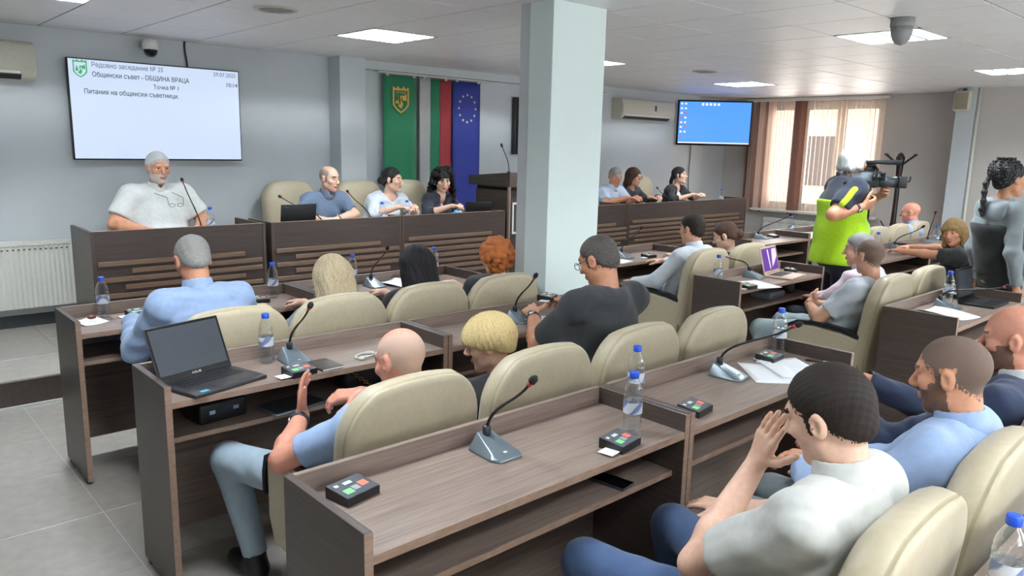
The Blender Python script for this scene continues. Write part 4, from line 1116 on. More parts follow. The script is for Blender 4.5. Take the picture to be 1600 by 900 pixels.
def person(label, base, rz, head, hrot=(0, 0, 0), build=1.0, belly=0.0, skin='skin_a', hair=None, hcol='hair_dark', bald=None, beard=None, arms=None, stand=False, legs=None,
           top='tee', tcol='cloth_white', collar=None, sleeve='short', bottoms='cloth_navy', shoes='black_plastic', vneck=None, vh=0.006, hs=1.0, fem=False, glasses=None, watch=None, seed=1, group=None, lap=0.46, extra=None, torso_twist=0.0):
    B = V3(*base); c, s_ = math.cos(rz), math.sin(rz)
    def L(p):
        d = np.asarray(p, float)-B; return V3(c*d[0]+s_*d[1], -s_*d[0]+c*d[1], d[2])
    def LD(v):
        v = np.asarray(v, float); return V3(c*v[0]+s_*v[1], -s_*v[0]+c*v[1], v[2])
    t = thing('person', label, 'person', base, rz, group)
    H = L(head); R = eul(*[math.radians(a) for a in hrot]); b = build
    hip = V3(0, 0, 0.94 if stand else lap+0.09); 
    nb = H+R@V3(0, -0.03, -0.10)*hs*0.6+V3(0, -0.025, -0.098*hs)      # base of the neck
    sp = nb-hip; spn = unit(sp); tw = math.radians(torso_twist)
    u = V3(math.cos(tw), math.sin(tw), 0); v = unit(np.cross(spn, u)); 
    chest = hip+sp*0.66+v*(-0.015); waist = hip+sp*0.30+v*(-0.02)
    bb = 0.55+0.45*b; sw = (0.150 if fem else 0.172)*bb
    shl = nb+u*(-sw)-spn*0.055; shr = nb+u*sw-spn*0.055
    if arms is None: arms = {}
    A = {}
    for side, sg, sh in (('L', -1, shl), ('R', 1, shr)):
        a = arms.get(side)
        if a is None:
            e = V3(sg*(sw+0.07), 0.16, 0.71); w = V3(sg*0.13, 0.40, 0.825); d = V3(-sg*0.35, 0.9, 0); nrm = V3(0, 0, -1)
            if stand: e = sh+V3(sg*0.05, -0.02, -0.28); w = e+V3(0, 0.06, -0.24); d = V3(0, 0.1, -1); nrm = V3(-sg, 0, 0)
            A[side] = (e, w, d, nrm, 0.35)
        else:
            A[side] = (L(a[0]), L(a[1]), LD(a[2]), LD(a[3]), a[4] if len(a) > 4 else 0.35)
    fs = (0.86 if fem else 1.0)*(0.5+0.5*b)
    # ---- skin
    S = Sdf()
    def hp(x, y, z): return H+R@(V3(x, y, z)*hs)
    S.ell(hp(0, -0.012, 0.03), V3(0.076, 0.097, 0.086)*hs, R, 0.02)
    S.ell(hp(0, 0.026, -0.04), V3(0.059, 0.063, 0.074)*hs, R, 0.03)
    S.cone(hp(-0.045, 0.005, -0.065), hp(0, 0.066, -0.096), 0.021*hs, 0.020*hs, 0.02); S.cone(hp(0.045, 0.005, -0.065), hp(0, 0.066, -0.096), 0.021*hs, 0.020*hs, 0.02)
    S.cone(hp(-0.034, 0.074, 0.029), hp(0.034, 0.074, 0.029), 0.014*hs, 0.014*hs, 0.015)
    for q in (-1, 1):
        S.ell(hp(q*0.040, 0.058, -0.018), V3(0.026, 0.026, 0.022)*hs, R, 0.015)
        S.ell(hp(q*0.031, 0.097, 0.008), V3(0.017, 0.016, 0.0105)*hs, R, 0.010, True)
        Re = R@eul(q*-0.35, 0, q*0.12)
        S.ell(hp(q*0.079, -0.010, -0.004), V3(0.009, 0.020, 0.033)*hs, Re, 0.006)
        S.ell(hp(q*0.087, -0.004, -0.002), V3(0.006, 0.010, 0.018)*hs, Re, 0.005, True)
        S.cone(hp(q*0.018, 0.088, 0.0175), hp(q*0.043, 0.080, 0.0155), 0.0055*hs, 0.005*hs, 0.004)
        S.cone(hp(q*0.019, 0.088, -0.0015), hp(q*0.042, 0.079, 0.0005), 0.0045*hs, 0.004*hs, 0.004)
        S.ell(hp(q*0.011, 0.100, -0.030), V3(0.0085, 0.010, 0.008)*hs, R, 0.006)
    S.cone(hp(0, 0.084, 0.018), hp(0, 0.112, -0.024), 0.008*hs, 0.012*hs, 0.010)
    S.ell(hp(0, 0.089, -0.0565), V3(0.023, 0.011, 0.0055)*hs, R, 0.006); S.ell(hp(0, 0.088, -0.0670), V3(0.020, 0.011, 0.0065)*hs, R, 0.006)
    nr = (0.043 if fem else 0.052)*(0.7+0.3*b)
    S.cone(hp(0, -0.020, -0.055), nb-spn*0.02, nr, nr*1.10, 0.022)
    S.slab(waist, chest, 0.125*b, 0.09*b, 0.145*b, 0.10*b, u, v, 0.05)
    S.cone(shl, shr, 0.042*bb, 0.042*bb, 0.04); S.cone(nb-spn*0.02, shl, 0.042, 0.042*bb, 0.03); S.cone(nb-spn*0.02, shr, 0.042, 0.042*bb, 0.03)
    ar = fs*(0.8+0.2*b)
    for side, sg, sh in (('L', -1, shl), ('R', 1, shr)):
        e, w, d, nrm, curl = A[side]; d = unit(d); nrm = unit(nrm-d*(nrm@d)); l = np.cross(d, nrm)*(1 if side == 'R' else -1)
        S.cone(sh, e, 0.048*ar*bb, 0.041*ar, 0.03); m_ = e+(w-e)*0.3
        S.cone(e, m_, 0.040*ar, 0.043*ar, 0.02); S.cone(m_, w, 0.043*ar, 0.027*ar, 0.02)
        g = fs*1.0; kn = []
        for j, of in enumerate((0.030, 0.010, -0.010, -0.028)):
            k0 = w+d*(0.088-0.004*abs(j-1))*g+l*of*g; kn.append(k0)
            S.cone(w+d*0.012+l*of*0.55*g, k0, 0.0145*g, 0.0115*g, 0.012)
            a_ = 0.0; p0 = k0; rr = (0.0092, 0.0095, 0.009, 0.0078)[j]*g
            for ph, (le, cu) in enumerate(zip((0.45, 0.30, 0.25), (0.55, 1.0, 0.7))):
                a_ += curl*cu*(1+0.12*j); fd = unit(d*math.cos(a_)+nrm*math.sin(a_)+l*(0.10-0.07*j)*(1-min(1, curl)))
                p1 = p0+fd*le*(0.074, 0.082, 0.076, 0.060)[j]*g
                S.cone(p0, p1, rr*(1-0.08*ph), rr*(0.92-0.08*ph), 0.003); p0 = p1
        tb = w+d*0.022*g+l*0.024*g; td = unit(d*0.62+l*0.72+nrm*0.30); t1 = tb+td*0.042*g; td2 = unit(td+d*0.35+nrm*0.2*curl); t2 = t1+td2*0.034*g; t3 = t2+unit(td2+d*0.3)*0.026*g
        S.cone(w+d*0.01, t1, 0.016*g, 0.0135*g, 0.012); S.cone(t1, t2, 0.012*g, 0.0105*g, 0.004); S.cone(t2, t3, 0.0105*g, 0.0085*g, 0.003)
    dist = np.linalg.norm(B[:2]); hv = 0.0046 if dist < 3.6 else (0.006 if dist < 6.2 else 0.0075)
    Vk, Qk = S.mesh(hv); Vk = relax(Vk, Qk, 1, 0.35)
    fc = (Vk[Qk].mean(1)-H)@R/hs
    mi = np.zeros(len(Qk), np.int32)
    hd = np.linalg.norm(fc, axis=1) < 0.135
    lipm = hd & (np.abs(fc[:, 0]) < 0.022) & (fc[:, 1] > 0.085) & (fc[:, 2] < -0.052) & (fc[:, 2] > -0.073)
    brow = hd & (np.abs(np.abs(fc[:, 0])-0.032) < 0.019) & (fc[:, 1] > 0.070) & (fc[:, 2] > 0.026) & (fc[:, 2] < 0.036)
    mi[lipm] = 1; mi[brow] = 2
    mats = [skin, 'lip', hcol if not bald else bald]
    if beard:
        mats.append(beard); bd = hd & (fc[:, 2] < -0.035-0.25*np.maximum(0, 0.06-fc[:, 1])*0+0.02*(fc[:, 1] < 0.05)) & (fc[:, 2] > -0.125) & (fc[:, 1] > 0.0) & (fc[:, 1] > -0.3*(fc[:, 2]+0.10)+0.0) & (np.abs(fc[:, 0]) < 0.075) & ~lipm & ~((fc[:, 1] > 0.096) & (fc[:, 2] > -0.045))
        mi[bd & (mi == 0)] = 3
    if hair and hair[0] in ('crop', 'short', 'thin', 'horseshoe', 'pony', 'bun', 'lowpony'):
        fy, fz, by, bz = hair[2] if len(hair) > 2 and isinstance(hair[2], tuple) else (0.083, 0.074, -0.085, -0.068)
        sl_ = (fz-bz)/(fy-by); hf = (fc[:, 2]-(bz+sl_*(fc[:, 1]-by)))/math.hypot(1, sl_)
        sb = (np.abs(fc[:, 1]-0.014) < 0.013) & (fc[:, 2] > -0.028) & (fc[:, 2] < 0.05) & (np.abs(fc[:, 0]) < 0.082); hf = np.where(sb, 0.02, hf)
        if hair[0] == 'horseshoe': hf = np.minimum(hf, (np.sqrt((fc[:, 0]/0.072)**2+((fc[:, 1]-0.035)/0.12)**2+((fc[:, 2]-0.125)/0.088)**2)-1)*0.08); hf = np.where(fc[:, 1] > 0.035, -1.0, hf)
        rg = np.random.RandomState(seed+50).uniform(-0.010, 0.010, len(fc)); ear = (np.abs(fc[:, 0]) > 0.0735) & (np.abs(fc[:, 1]+0.010) < 0.030) & (fc[:, 2] < 0.032)
        hm = hd & (hf+rg+0.004 > 0) & ~ear & (mi == 0); mats.append(hcol); mi[hm] = len(mats)-1
    np_obj('body', Vk, Qk, mats, t, mi)
    for q in (-1, 1):
        o = bpy.data.objects.new('eye', eye_mesh()); link(o, t); o.location = hp(q*0.031, 0.0752, 0.0075); o.scale = (hs*0.9,)*3
        Rm = Matrix([list(x) for x in R]).to_4x4()@Matrix.Rotation(math.radians(-90), 4, 'X'); o.rotation_euler = Rm.to_euler()
    # ---- upper clothes
    def torso(off, up=0.0):
        C = Sdf(); o_ = off
        C.slab(hip+spn*(-0.04 if not stand else -0.06), waist, 0.165*b+o_, 0.115*b+o_+belly*0.5, 0.138*b+o_+belly*0.35, 0.100*b+o_+belly*0.5, u, v, 0.05)
        C.slab(waist, chest, 0.138*b+o_, 0.100*b+o_, 0.158*b+o_, 0.112*b+o_, u, v, 0.06)
        C.slab(chest, nb-spn*0.08, 0.158*b+o_, 0.112*b+o_, 0.13*b+o_, 0.085*b+o_, u, v, 0.05)
        if belly: C.ell(waist-spn*0.0+v*(-1)*0+np.cross(u, spn)*(-1)*0+unit(V3(-math.sin(tw), math.cos(tw), 0))*(0.05+belly*0.6)+V3(0, 0, -0.03), V3(0.15*b+belly*0.4, 0.11*b+belly*0.5, 0.15), None, 0.06)
        if fem:
            for q in (-1, 1): C.ell(chest+u*q*0.075+unit(np.cross(u, spn))*(-0.0)+unit(V3(-math.sin(tw), math.cos(tw), 0.0))*0.085-spn*0.03, V3(0.062, 0.058, 0.062), None, 0.04)
        C.cone(shl, shr, 0.048*bb+o_, 0.048*bb+o_, 0.05)
        C.cone(nb-spn*0.03, shl, 0.046+o_*0.6, 0.050*bb+o_, 0.045); C.cone(nb-spn*0.03, shr, 0.046+o_*0.6, 0.050*bb+o_, 0.045)
        return C
    C = torso(0.012)
    for side, sh in (('L', shl), ('R', shr)):
        e, w = A[side][0], A[side][1]
        if sleeve == 'short': C.cone(sh, sh+(e-sh)*0.74, 0.056*ar*bb+0.006, 0.054*ar*bb+0.008, 0.055, False, True)
        elif sleeve == 'long':
            C.cone(sh, e, 0.055*ar*bb+0.006, 0.050*ar+0.010, 0.03); C.cone(e, e+(w-e)*0.96, 0.050*ar+0.010, 0.036*ar+0.008, 0.02, False, True)
        elif sleeve == 'elbow': 
            C.cone(sh, e, 0.055*ar*bb+0.006, 0.050*ar+0.010, 0.03); C.cone(e, e+(w-e)*0.3, 0.050*ar+0.010, 0.048*ar+0.008, 0.02, False, True)
        elif sleeve == 'vest': C.cone(sh, sh+(e-sh)*0.18, 0.055*ar*bb+0.006, 0.055*ar*bb+0.006, 0.02, False, True)
    nd = unit(hp(0, -0.02, -0.05)-nb)
    C.cone(nb-spn*0.004+V3(0, 0.010, 0), nb+nd*0.16, nr*1.12+vh, nr*1.25+0.02, 0.008, True)
    if vneck:
        fw = unit(V3(-math.sin(tw), math.cos(tw), 0)); C.ell(nb+fw*0.105-spn*vneck*0.45, V3(0.042, 0.10, vneck*0.62), None, 0.01, True)
    C.cut(hip+V3(0, 0, -0.10 if not stand else -0.08), V3(0, 0, -1), 0.006)
    hc = 0.008 if dist < 3.6 else (0.010 if dist < 6.5 else 0.013)
    Vc, Qc = C.mesh(hc); Vc = relax(Vc, Qc, 1, 0.4); Vc = folds(Vc, Qc, 0.010, seed)
    np_obj({'tee': 't_shirt', 'shirt': 'shirt', 'polo': 'polo_shirt', 'jacket': 'jacket', 'blouse': 'blouse', 'hoodie': 'hoodie', 'vest': 'work_shirt'}[top], Vc, Qc, tcol, t)
    if collar:
        K = Sdf(); n0 = nb+V3(0, 0.010, 0)-nd*0.012; n1 = n0+nd*0.072
        K.cone(n0, n1, nr*1.12+0.020, nr*1.05+0.010, 0.01, False, True); K.cone(n0-nd*0.03, n1+nd*0.03, nr*1.12+0.006, nr*1.05+0.0005, 0.003, True)
        fw = unit(V3(-math.sin(tw), math.cos(tw), 0)); K.ell(n1+fw*(nr+0.02), V3(0.020, 0.05, 0.05), None, 0.006, True)
        K.cut(n0, -nd, 0.004)
        Vc, Qc = K.mesh(0.005); np_obj('collar', Vc, Qc, collar, t)
    # ---- legs
    P = Sdf(); lg = legs or {}
    for side, sg in (('L', -1), ('R', 1)):
        h0 = hip+V3(sg*0.085*b, 0.02, -0.01)
        if side in lg: kn_, an = L(lg[side][0]), L(lg[side][1])
        elif stand: kn_, an = V3(sg*0.10, 0.02, 0.50), V3(sg*0.11, -0.01, 0.09)
        else: kn_, an = V3(sg*0.13, 0.44, lap+0.045), V3(sg*0.13, 0.40, 0.09)
        P.cone(h0, kn_, 0.088*(0.55+0.45*b), 0.066*(0.7+0.3*b), 0.04); P.cone(kn_, an, 0.064*(0.7+0.3*b), 0.050, 0.02, False, True)
        S2 = Sdf(); f = V3(0, 1, 0); S2.cone(V3(an[0], an[1]-0.02, 0.038), V3(an[0]+sg*0.02, an[1]+0.16, 0.030), 0.040, 0.034, 0.02); S2.cone(an, V3(an[0], an[1], 0.04), 0.042, 0.045, 0.03); S2.cut(V3(0, 0, 0.002), V3(0, 0, -1), 0.003)
        Vs, Qs = S2.mesh(0.009); np_obj('shoe', Vs, Qs, shoes, t)
    P.slab(hip+V3(0, -0.01, -0.03), hip+V3(0, 0.0, 0.10), 0.165*b, 0.12*b, 0.145*b, 0.105*b, V3(1, 0, 0), V3(0, 1, 0), 0.04)
    if not stand: P.cut(V3(0, 0, lap-0.03+0.01), V3(0, 0, -1), 0.01, V3(-0.3, -0.25, 0.3), V3(0.3, 0.2, lap))
    Vp, Qp = P.mesh(0.010 if dist < 3.6 else 0.013); Vp = folds(relax(Vp, Qp, 1, 0.4), Qp, 0.006, seed+5)
    np_obj('trousers', Vp, Qp, bottoms, t)
    # ---- hair
    if hair and hair[0] not in ('crop', 'horseshoe'):
        G = Sdf(); tk, spec = hair[1], hair[0]; up = R@V3(0, 0, 1); vox = 0.0042 if dist < 4.6 else 0.006; amp = 0.0; rel = 1
        def hell(c_, r_, k=0.015, sub=False, Rx=None): G.ell(hp(*c_), V3(*r_)*hs, R if Rx is None else R@Rx, k, sub)
        def hcone(a_, b_, ra, rb, k=0.015, sub=False): G.cone(hp(*a_), hp(*b_), ra*hs, rb*hs, k, sub)
        def line(fy, fz, by, bz, k=0.010):          # keep above the hairline from front (fy,fz) to nape (by,bz)
            n_ = unit(V3(0, (fz-bz), -(fy-by))); G.cut(hp(0, fy, fz), R@n_, k)
        hell((0, -0.012-tk*0.35, 0.03+tk*0.55), (0.076+tk*0.75, 0.097+tk*0.7, 0.086+tk*0.75))
        if spec in ('short', 'horseshoe', 'crop', 'thin'):
            hell((0, -0.045, -0.015), (0.066+tk*0.4, 0.060+tk*0.6, 0.062+tk*0.3))
            line(*(hair[2] if len(hair) > 2 else (0.083, 0.074, -0.085, -0.068)))
            if spec == 'horseshoe': hell((0, 0.035, 0.125), (0.072, 0.12, 0.088), 0.012, True)
            if spec == 'thin': hell((0, 0.07, 0.13), (0.06, 0.06, 0.06), 0.012, True)
            for q in (-1, 1): hell((q*0.088, -0.008, -0.008), (0.022, 0.024, 0.038), 0.006, True)
        elif spec == 'bowl':
            hell((0, -0.004, 0.035), (0.098, 0.116, 0.096), 0.02); hell((0, 0.055, 0.040), (0.075, 0.060, 0.052), 0.02); hell((0, -0.06, -0.01), (0.078, 0.05, 0.07), 0.02)
            line(0.12, 0.026, -0.10, -0.055, 0.012); 
            for q in (-1, 1): hell((q*0.10, 0.01, -0.045), (0.04, 0.05, 0.035), 0.01, True)
            amp = 0.003
        elif spec == 'long':
            ln_ = hair[2]; w_ = 0.092
            hell((0, -0.02, 0.03), (0.090, 0.108, 0.098), 0.02)
            for q in (-1, 0, 1): hcone((q*0.052, -0.052, 0.02), (q*0.068, -0.075, -ln_), 0.050, 0.040, 0.03)
            for q in (-1, 1): hcone((q*0.074, 0.0, 0.03), (q*0.088, -0.005, -ln_*0.9), 0.030, 0.026, 0.03)
            hell((0, 0.085, -0.035), (0.062, 0.075, 0.085), 0.012, True); amp = 0.0035
            if len(hair) > 3: hcone((-0.045, 0.075, 0.055), (0.05, 0.078, 0.050), 0.022, 0.022, 0.01); 
        elif spec in ('curly', 'curlylong'):
            rr = np.random.RandomState(seed); n_ = 230 if spec == 'curly' else 330
            for k in range(n_):
                q = unit(rr.normal(size=3)); 
                if q[1] > 0.35 and q[2] < 0.45: continue
                if spec == 'curly':
                    p = V3(0, -0.012, 0.03)+q*V3(0.098, 0.108, 0.108)*rr.uniform(0.9, 1.08)
                    if p[2] < -0.09: continue
                else:
                    zz = rr.uniform(-0.26, 0.13); a_ = rr.uniform(-2.7, 2.7)-math.pi/2; rad = 0.095+0.045*min(1, (0.13-zz)/0.2) if zz < 0.09 else 0.07
                    p = V3(math.cos(a_)*rad, math.sin(a_)*rad*1.0-0.01, zz)
                    if p[1] > 0.045 and zz < 0.055: continue
                hell(tuple(p), (0.020, 0.020, 0.020), 0.007)
            hell((0, 0.095, -0.04), (0.052, 0.06, 0.085), 0.01, True); amp = 0.002; rel = 0
            if spec == 'curlylong': hell((0, -0.03, 0.0), (0.085, 0.09, 0.10), 0.02)
        elif spec in ('pony', 'bun', 'lowpony'):
            hell((0, -0.045, -0.015), (0.070+tk, 0.062+tk, 0.062+tk)); line(0.078, 0.078, -0.09, -0.072)
            for q in (-1, 1): hell((q*0.088, -0.006, -0.008), (0.020, 0.024, 0.038), 0.006, True)
            if spec == 'pony': hell((0, -0.128, 0.045), (0.034, 0.034, 0.034)); hcone((0, -0.14, 0.04), (0, -0.165, -0.07), 0.030, 0.022); hcone((0, -0.165, -0.07), (0.0, -0.14, -0.15), 0.022, 0.008)
            elif spec == 'lowpony': hcone((0, -0.105, -0.03), (0.0, -0.12, -0.09), 0.026, 0.024); hcone((0, -0.12, -0.09), (0.01, -0.105, -0.24), 0.026, 0.012)
            else: hell((0, -0.12, -0.02), (0.042, 0.036, 0.040))
        elif spec == 'braids':
            hell((0, -0.05, 0.06), (0.098, 0.10, 0.088), 0.02); hell((0, -0.05, -0.015), (0.076, 0.066, 0.07)); line(0.078, 0.062, -0.10, -0.085)
            for k in range(11):
                for j in range(7):
                    a_ = -2.7+5.4*k/10-math.pi/2; z_ = 0.02+0.021*j; rr_ = math.sqrt(max(0.05, 1-((z_-0.06)/0.10)**2))
                    hell((0.096*rr_*math.cos(a_), -0.05+0.098*rr_*math.sin(a_), z_), (0.013, 0.013, 0.010), 0.004)
            pts = [(-0.01, -0.14, 0.03), (-0.015, -0.165, -0.03), (-0.01, -0.172, -0.09), (0.0, -0.178, -0.15), (0.0, -0.182, -0.21), (0.01, -0.178, -0.25)]
            for a_, b_ in zip(pts[:-1], pts[1:]):
                hcone(a_, b_, 0.018, 0.015, 0.006); hell(a_, (0.023, 0.023, 0.018), 0.006)
            amp = 0.001
            for q in (-1, 1): hell((q*0.09, 0.0, -0.012), (0.022, 0.024, 0.036), 0.006, True)
        Vh, Qh = G.mesh(vox)
        if rel: Vh = relax(Vh, Qh, 1, 0.4)
        lc = (Vh-H)@R; an_ = np.arctan2(lc[:, 0], lc[:, 1]); rr = np.random.RandomState(seed)
        Nn = normals(Vh, Qh); wv = np.zeros(len(Vh))
        for f_, w_ in ((13, 1.0), (29, 0.8), (47, 0.5)):
            wv += w_*np.sin(an_*f_+6*np.sin(an_*2.3+rr.uniform(0, 6))+3*np.sin(lc[:, 2]*25+rr.uniform(0, 6)))
        fine = np.sin(lc@(rr.normal(size=3)*170))*np.sin(lc@(rr.normal(size=3)*130))
        Vh = Vh+Nn*(amp*0.5*wv+(0.0008 if amp == 0 else 0.0)*fine)[:, None]
        np_obj('hair', Vh, Qh, hcol, t)
    if glasses:
        mb = MB()
        if glasses == 'worn':
            for q in (-1, 1):
                pts = [hp(q*0.033+0.024*math.cos(a_), 0.112-0.35*abs(q*0.033+0.024*math.cos(a_))**1.0*0.3, 0.004+0.018*math.sin(a_)) for a_ in np.linspace(0, 2*math.pi, 15)]
                mb.tube(pts, 0.0018, 5, cap=False); mb.tube([hp(q*0.057, 0.106, 0.010), hp(q*0.080, 0.06, 0.010), hp(q*0.083, -0.005, 0.012), hp(q*0.082, -0.025, -0.005)], 0.0018, 5)
            mb.tube([hp(-0.010, 0.112, 0.008), hp(0.010, 0.112, 0.008)], 0.0018, 5)
        else:
            g0 = L(glasses)
            for q in (-1, 1):
                mb.tube([g0+V3(q*0.032+0.024*math.cos(a_), 0.0, 0.013*math.sin(a_)) for a_ in np.linspace(0, 2*math.pi, 13)], 0.0022, 5, cap=False)
                mb.tube([g0+V3(q*0.058, 0, 0.005), g0+V3(q*0.062, -0.02, 0.06), nb+u*q*0.075+V3(0, 0.045, -0.02), nb+u*q*0.062+V3(0, -0.01, 0.025)], 0.0022, 5)
        mb.build('glasses', 'lens_frame', t, True)
    for side in (watch or ''):
        e, w = A[side][0], A[side][1]; a_ = unit(w-e); p = w-a_*0.035
        mb = MB(); mb.tube([p-a_*0.010, p+a_*0.010], 0.0335*ar, 16); mb.build('watch_strap', 'dark_grey', t, True)
        up_ = unit(-A[side][3]); mb = MB(); mb.tube([p+up_*0.031*ar, p+up_*(0.036*ar+0.004)], 0.017, 14); mb.build('watch_face', 'chrome', t, True)
    if extra: extra(t, dict(L=L, hp=hp, nb=nb, hip=hip, chest=chest, u=u, shl=shl, shr=shr, A=A, spn=spn, H=H, R=R, torso=torso))
    return t
for n_, c_ in (('skin_a', 'd3a084'), ('skin_b', 'c98f70'), ('skin_c', 'dfb49c'), ('skin_d', 'bb8464'), ('skin_red', 'd09078')): skin_mat(n_, c_)
hair_mat('hair_dark', '15100e', '2e231d'); hair_mat('hair_black', '0c0b0d', '232227'); hair_mat('hair_grey', '6f6d6b', 'a9a7a4'); hair_mat('hair_white', 'a9adac', 'dde0de'); hair_mat('hair_brown', '2e1d17', '553a2d')
hair_mat('hair_blonde', 'b89a63', 'e3cf9c', (120, 120, 10)); hair_mat('hair_ash', 'a08c6c', 'd2c4a6', (120, 120, 8)); hair_mat('hair_red', '9a4a20', 'd98a4e', (140, 140, 140)); hair_mat('hair_light_brown', '6d5334', 'a98a5a', (120, 120, 10))
hair_mat('hair_stubble', '5a4a42', '8a7364', (300, 300, 300)); hair_mat('hair_stubble_grey', '80756c', 'a8988b', (300, 300, 300)); hair_mat('hair_salt', '35302d', '68625e', (90, 90, 30)); hair_mat('beard_white', 'b9a99e', 'd9d2cb', (300, 300, 300)); hair_mat('beard_dark', '5c4337', '8a6752', (300, 300, 300)); hair_mat('hair_flecked', '08080a', '9a9ea6', (34, 34, 34), (0.60, 0.68)); hair_mat('hair_fuzz', 'bd917a', 'd3b9aa', (300, 300, 300))
for n_, c_ in (('cloth_white', 'ccd0ce'), ('cloth_white2', 'c9d1da'), ('cloth_polo', 'c3c4bf'), ('cloth_sky', '93a9cc'), ('cloth_blue2', '9db4d8'), ('cloth_denim_blue', '6e83a6'), ('cloth_black', '1b1d20'), ('cloth_charcoal', '2b2e31'), ('cloth_navy', '1a2133'), ('cloth_suit', '232f4a'),
               ('cloth_jeans', '3d5479'), ('cloth_jeans_light', '9fb0bd'), ('cloth_jeans_pale', 'a9bcc2'), ('cloth_pink', 'dcc8d4'), ('cloth_lime', 'b4e51e'), ('cloth_grey', '7c8589'), ('cloth_slate', '5d6d84'), ('cloth_dots', '262a38'), ('cloth_pale_blue', 'b7c4da')): cloth(n_, c_)
# ------------------------------------------------------------------ the people of the meeting
Zd = DAIS_Z
DN = (0, 0, -1)
def desk_arms(x, y, z, spread=0.24, reach=0.32, dirn=-1, gap=0.10, drop=0.34):
    """both forearms resting on the desk in front, for someone at (x,y) facing dirn along Y"""
    s = -dirn
    return {'L': ((x+s*-spread*1 if dirn > 0 else x+spread, y+dirn*0.10, z-drop), (x-gap if dirn > 0 else x+gap, y+dirn*reach, z-drop+0.09), (0.5 if dirn > 0 else -0.5, dirn*0.8, 0), DN, 0.4),
            'R': ((x+spread if dirn > 0 else x-spread, y+dirn*0.10, z-drop), (x+gap if dirn > 0 else x-gap, y+dirn*reach, z-drop+0.09), (-0.5 if dirn > 0 else 0.5, dirn*0.8, 0), DN, 0.4)}
# --- platform, left of the column
person('heavy white haired bearded man in a white T-shirt on the platform', (2.06, 6.72, Zd), math.pi, (2.07, 6.60, 1.505), (4, -4, 0), 1.42, 0.12, 'skin_b', ('short', 0.009), 'hair_white', beard='beard_white', glasses=(2.13, 6.40, 1.215),
       arms={'L': ((2.42, 6.62, 1.06), (2.30, 6.36, 1.03), (-0.6, -0.8, 0), DN), 'R': ((1.72, 6.62, 1.06), (1.86, 6.36, 1.03), (0.6, -0.8, 0), DN)}, tcol='cloth_white', bottoms='cloth_navy', seed=3, hs=1.08, collar='cloth_white')
person('balding man in a blue grey polo on the platform behind the laptop', (3.55, 6.72, Zd), math.pi, (3.60, 6.55, 1.405), (22, -8, 0), 1.05, 0.03, 'skin_c', ('horseshoe', 0.003), 'hair_stubble_grey', bald='hair_salt',
       arms={'L': ((3.84, 6.50, 1.06), (3.50, 6.26, 1.045), (-0.95, -0.2, 0.05), DN, 0.6), 'R': ((3.25, 6.52, 1.06), (3.37, 6.25, 1.05), (0.8, -0.2, 0.05), DN, 0.6)}, top='polo', tcol='cloth_slate', collar='cloth_slate', seed=4, watch='L')
person('woman in a loose white blouse with dark tied back hair', (4.22, 6.72, Zd), math.pi, (4.32, 6.57, 1.385), (38, -4, 0), 1.12, 0.05, 'skin_c', ('bun', 0.010), 'hair_black', fem=True,
       arms=desk_arms(4.28, 6.58, 1.385), top='blouse', tcol='cloth_white2', sleeve='elbow', vh=0.03, seed=5)
person('woman with long black curls in a dark dotted dress', (4.93, 6.72, Zd), math.pi, (4.95, 6.55, 1.375), (-22, -16, 0), 0.94, 0.0, 'skin_c', ('curlylong', 0.012), 'hair_black', fem=True,
       arms=desk_arms(4.92, 6.58, 1.375, 0.22, 0.30, -1, 0.05), top='blouse', tcol='cloth_dots', sleeve='elbow', vneck=0.17, seed=6)
# --- platform, right of the column
person('man in a pale blue shirt seated on the platform beside the column', (7.72, 6.72, Zd), math.pi, (7.76, 6.52, 1.385), (-12, -16, 0), 1.1, 0.05, 'skin_b', ('short', 0.006), 'hair_grey', arms=desk_arms(7.76, 6.55, 1.385), top='shirt', tcol='cloth_pale_blue', collar='cloth_pale_blue', seed=7)
person('woman in a black top with brown hair and glasses on the platform', (8.30, 6.74, Zd), math.pi, (8.22, 6.58, 1.375), (10, -4, 0), 0.92, 0.0, 'skin_a', ('long', 0.010, 0.10), 'hair_brown', fem=True, arms=desk_arms(8.25, 6.58, 1.375), top='blouse', tcol='cloth_black', sleeve='long', glasses='worn', seed=8)
def white_top(t, d):
    K = Sdf(); f = V3(0, 1, 0); K.ell(d['nb']+f*0.055-d['spn']*0.16, V3(0.055, 0.07, 0.09), None, 0.01); Vc, Qc = K.mesh(0.010); np_obj('undershirt', Vc, Qc, 'cloth_white', t)
person('woman in a black blazer over a white top on the platform', (9.22, 6.72, Zd), math.pi, (9.22, 6.55, 1.39), (26, 2, 0), 0.94, 0.0, 'skin_c', ('lowpony', 0.009), 'hair_black', fem=True, arms=desk_arms(9.22, 6.55, 1.39), top='jacket', tcol='cloth_black', sleeve='elbow', vneck=0.17, extra=white_top, seed=9)
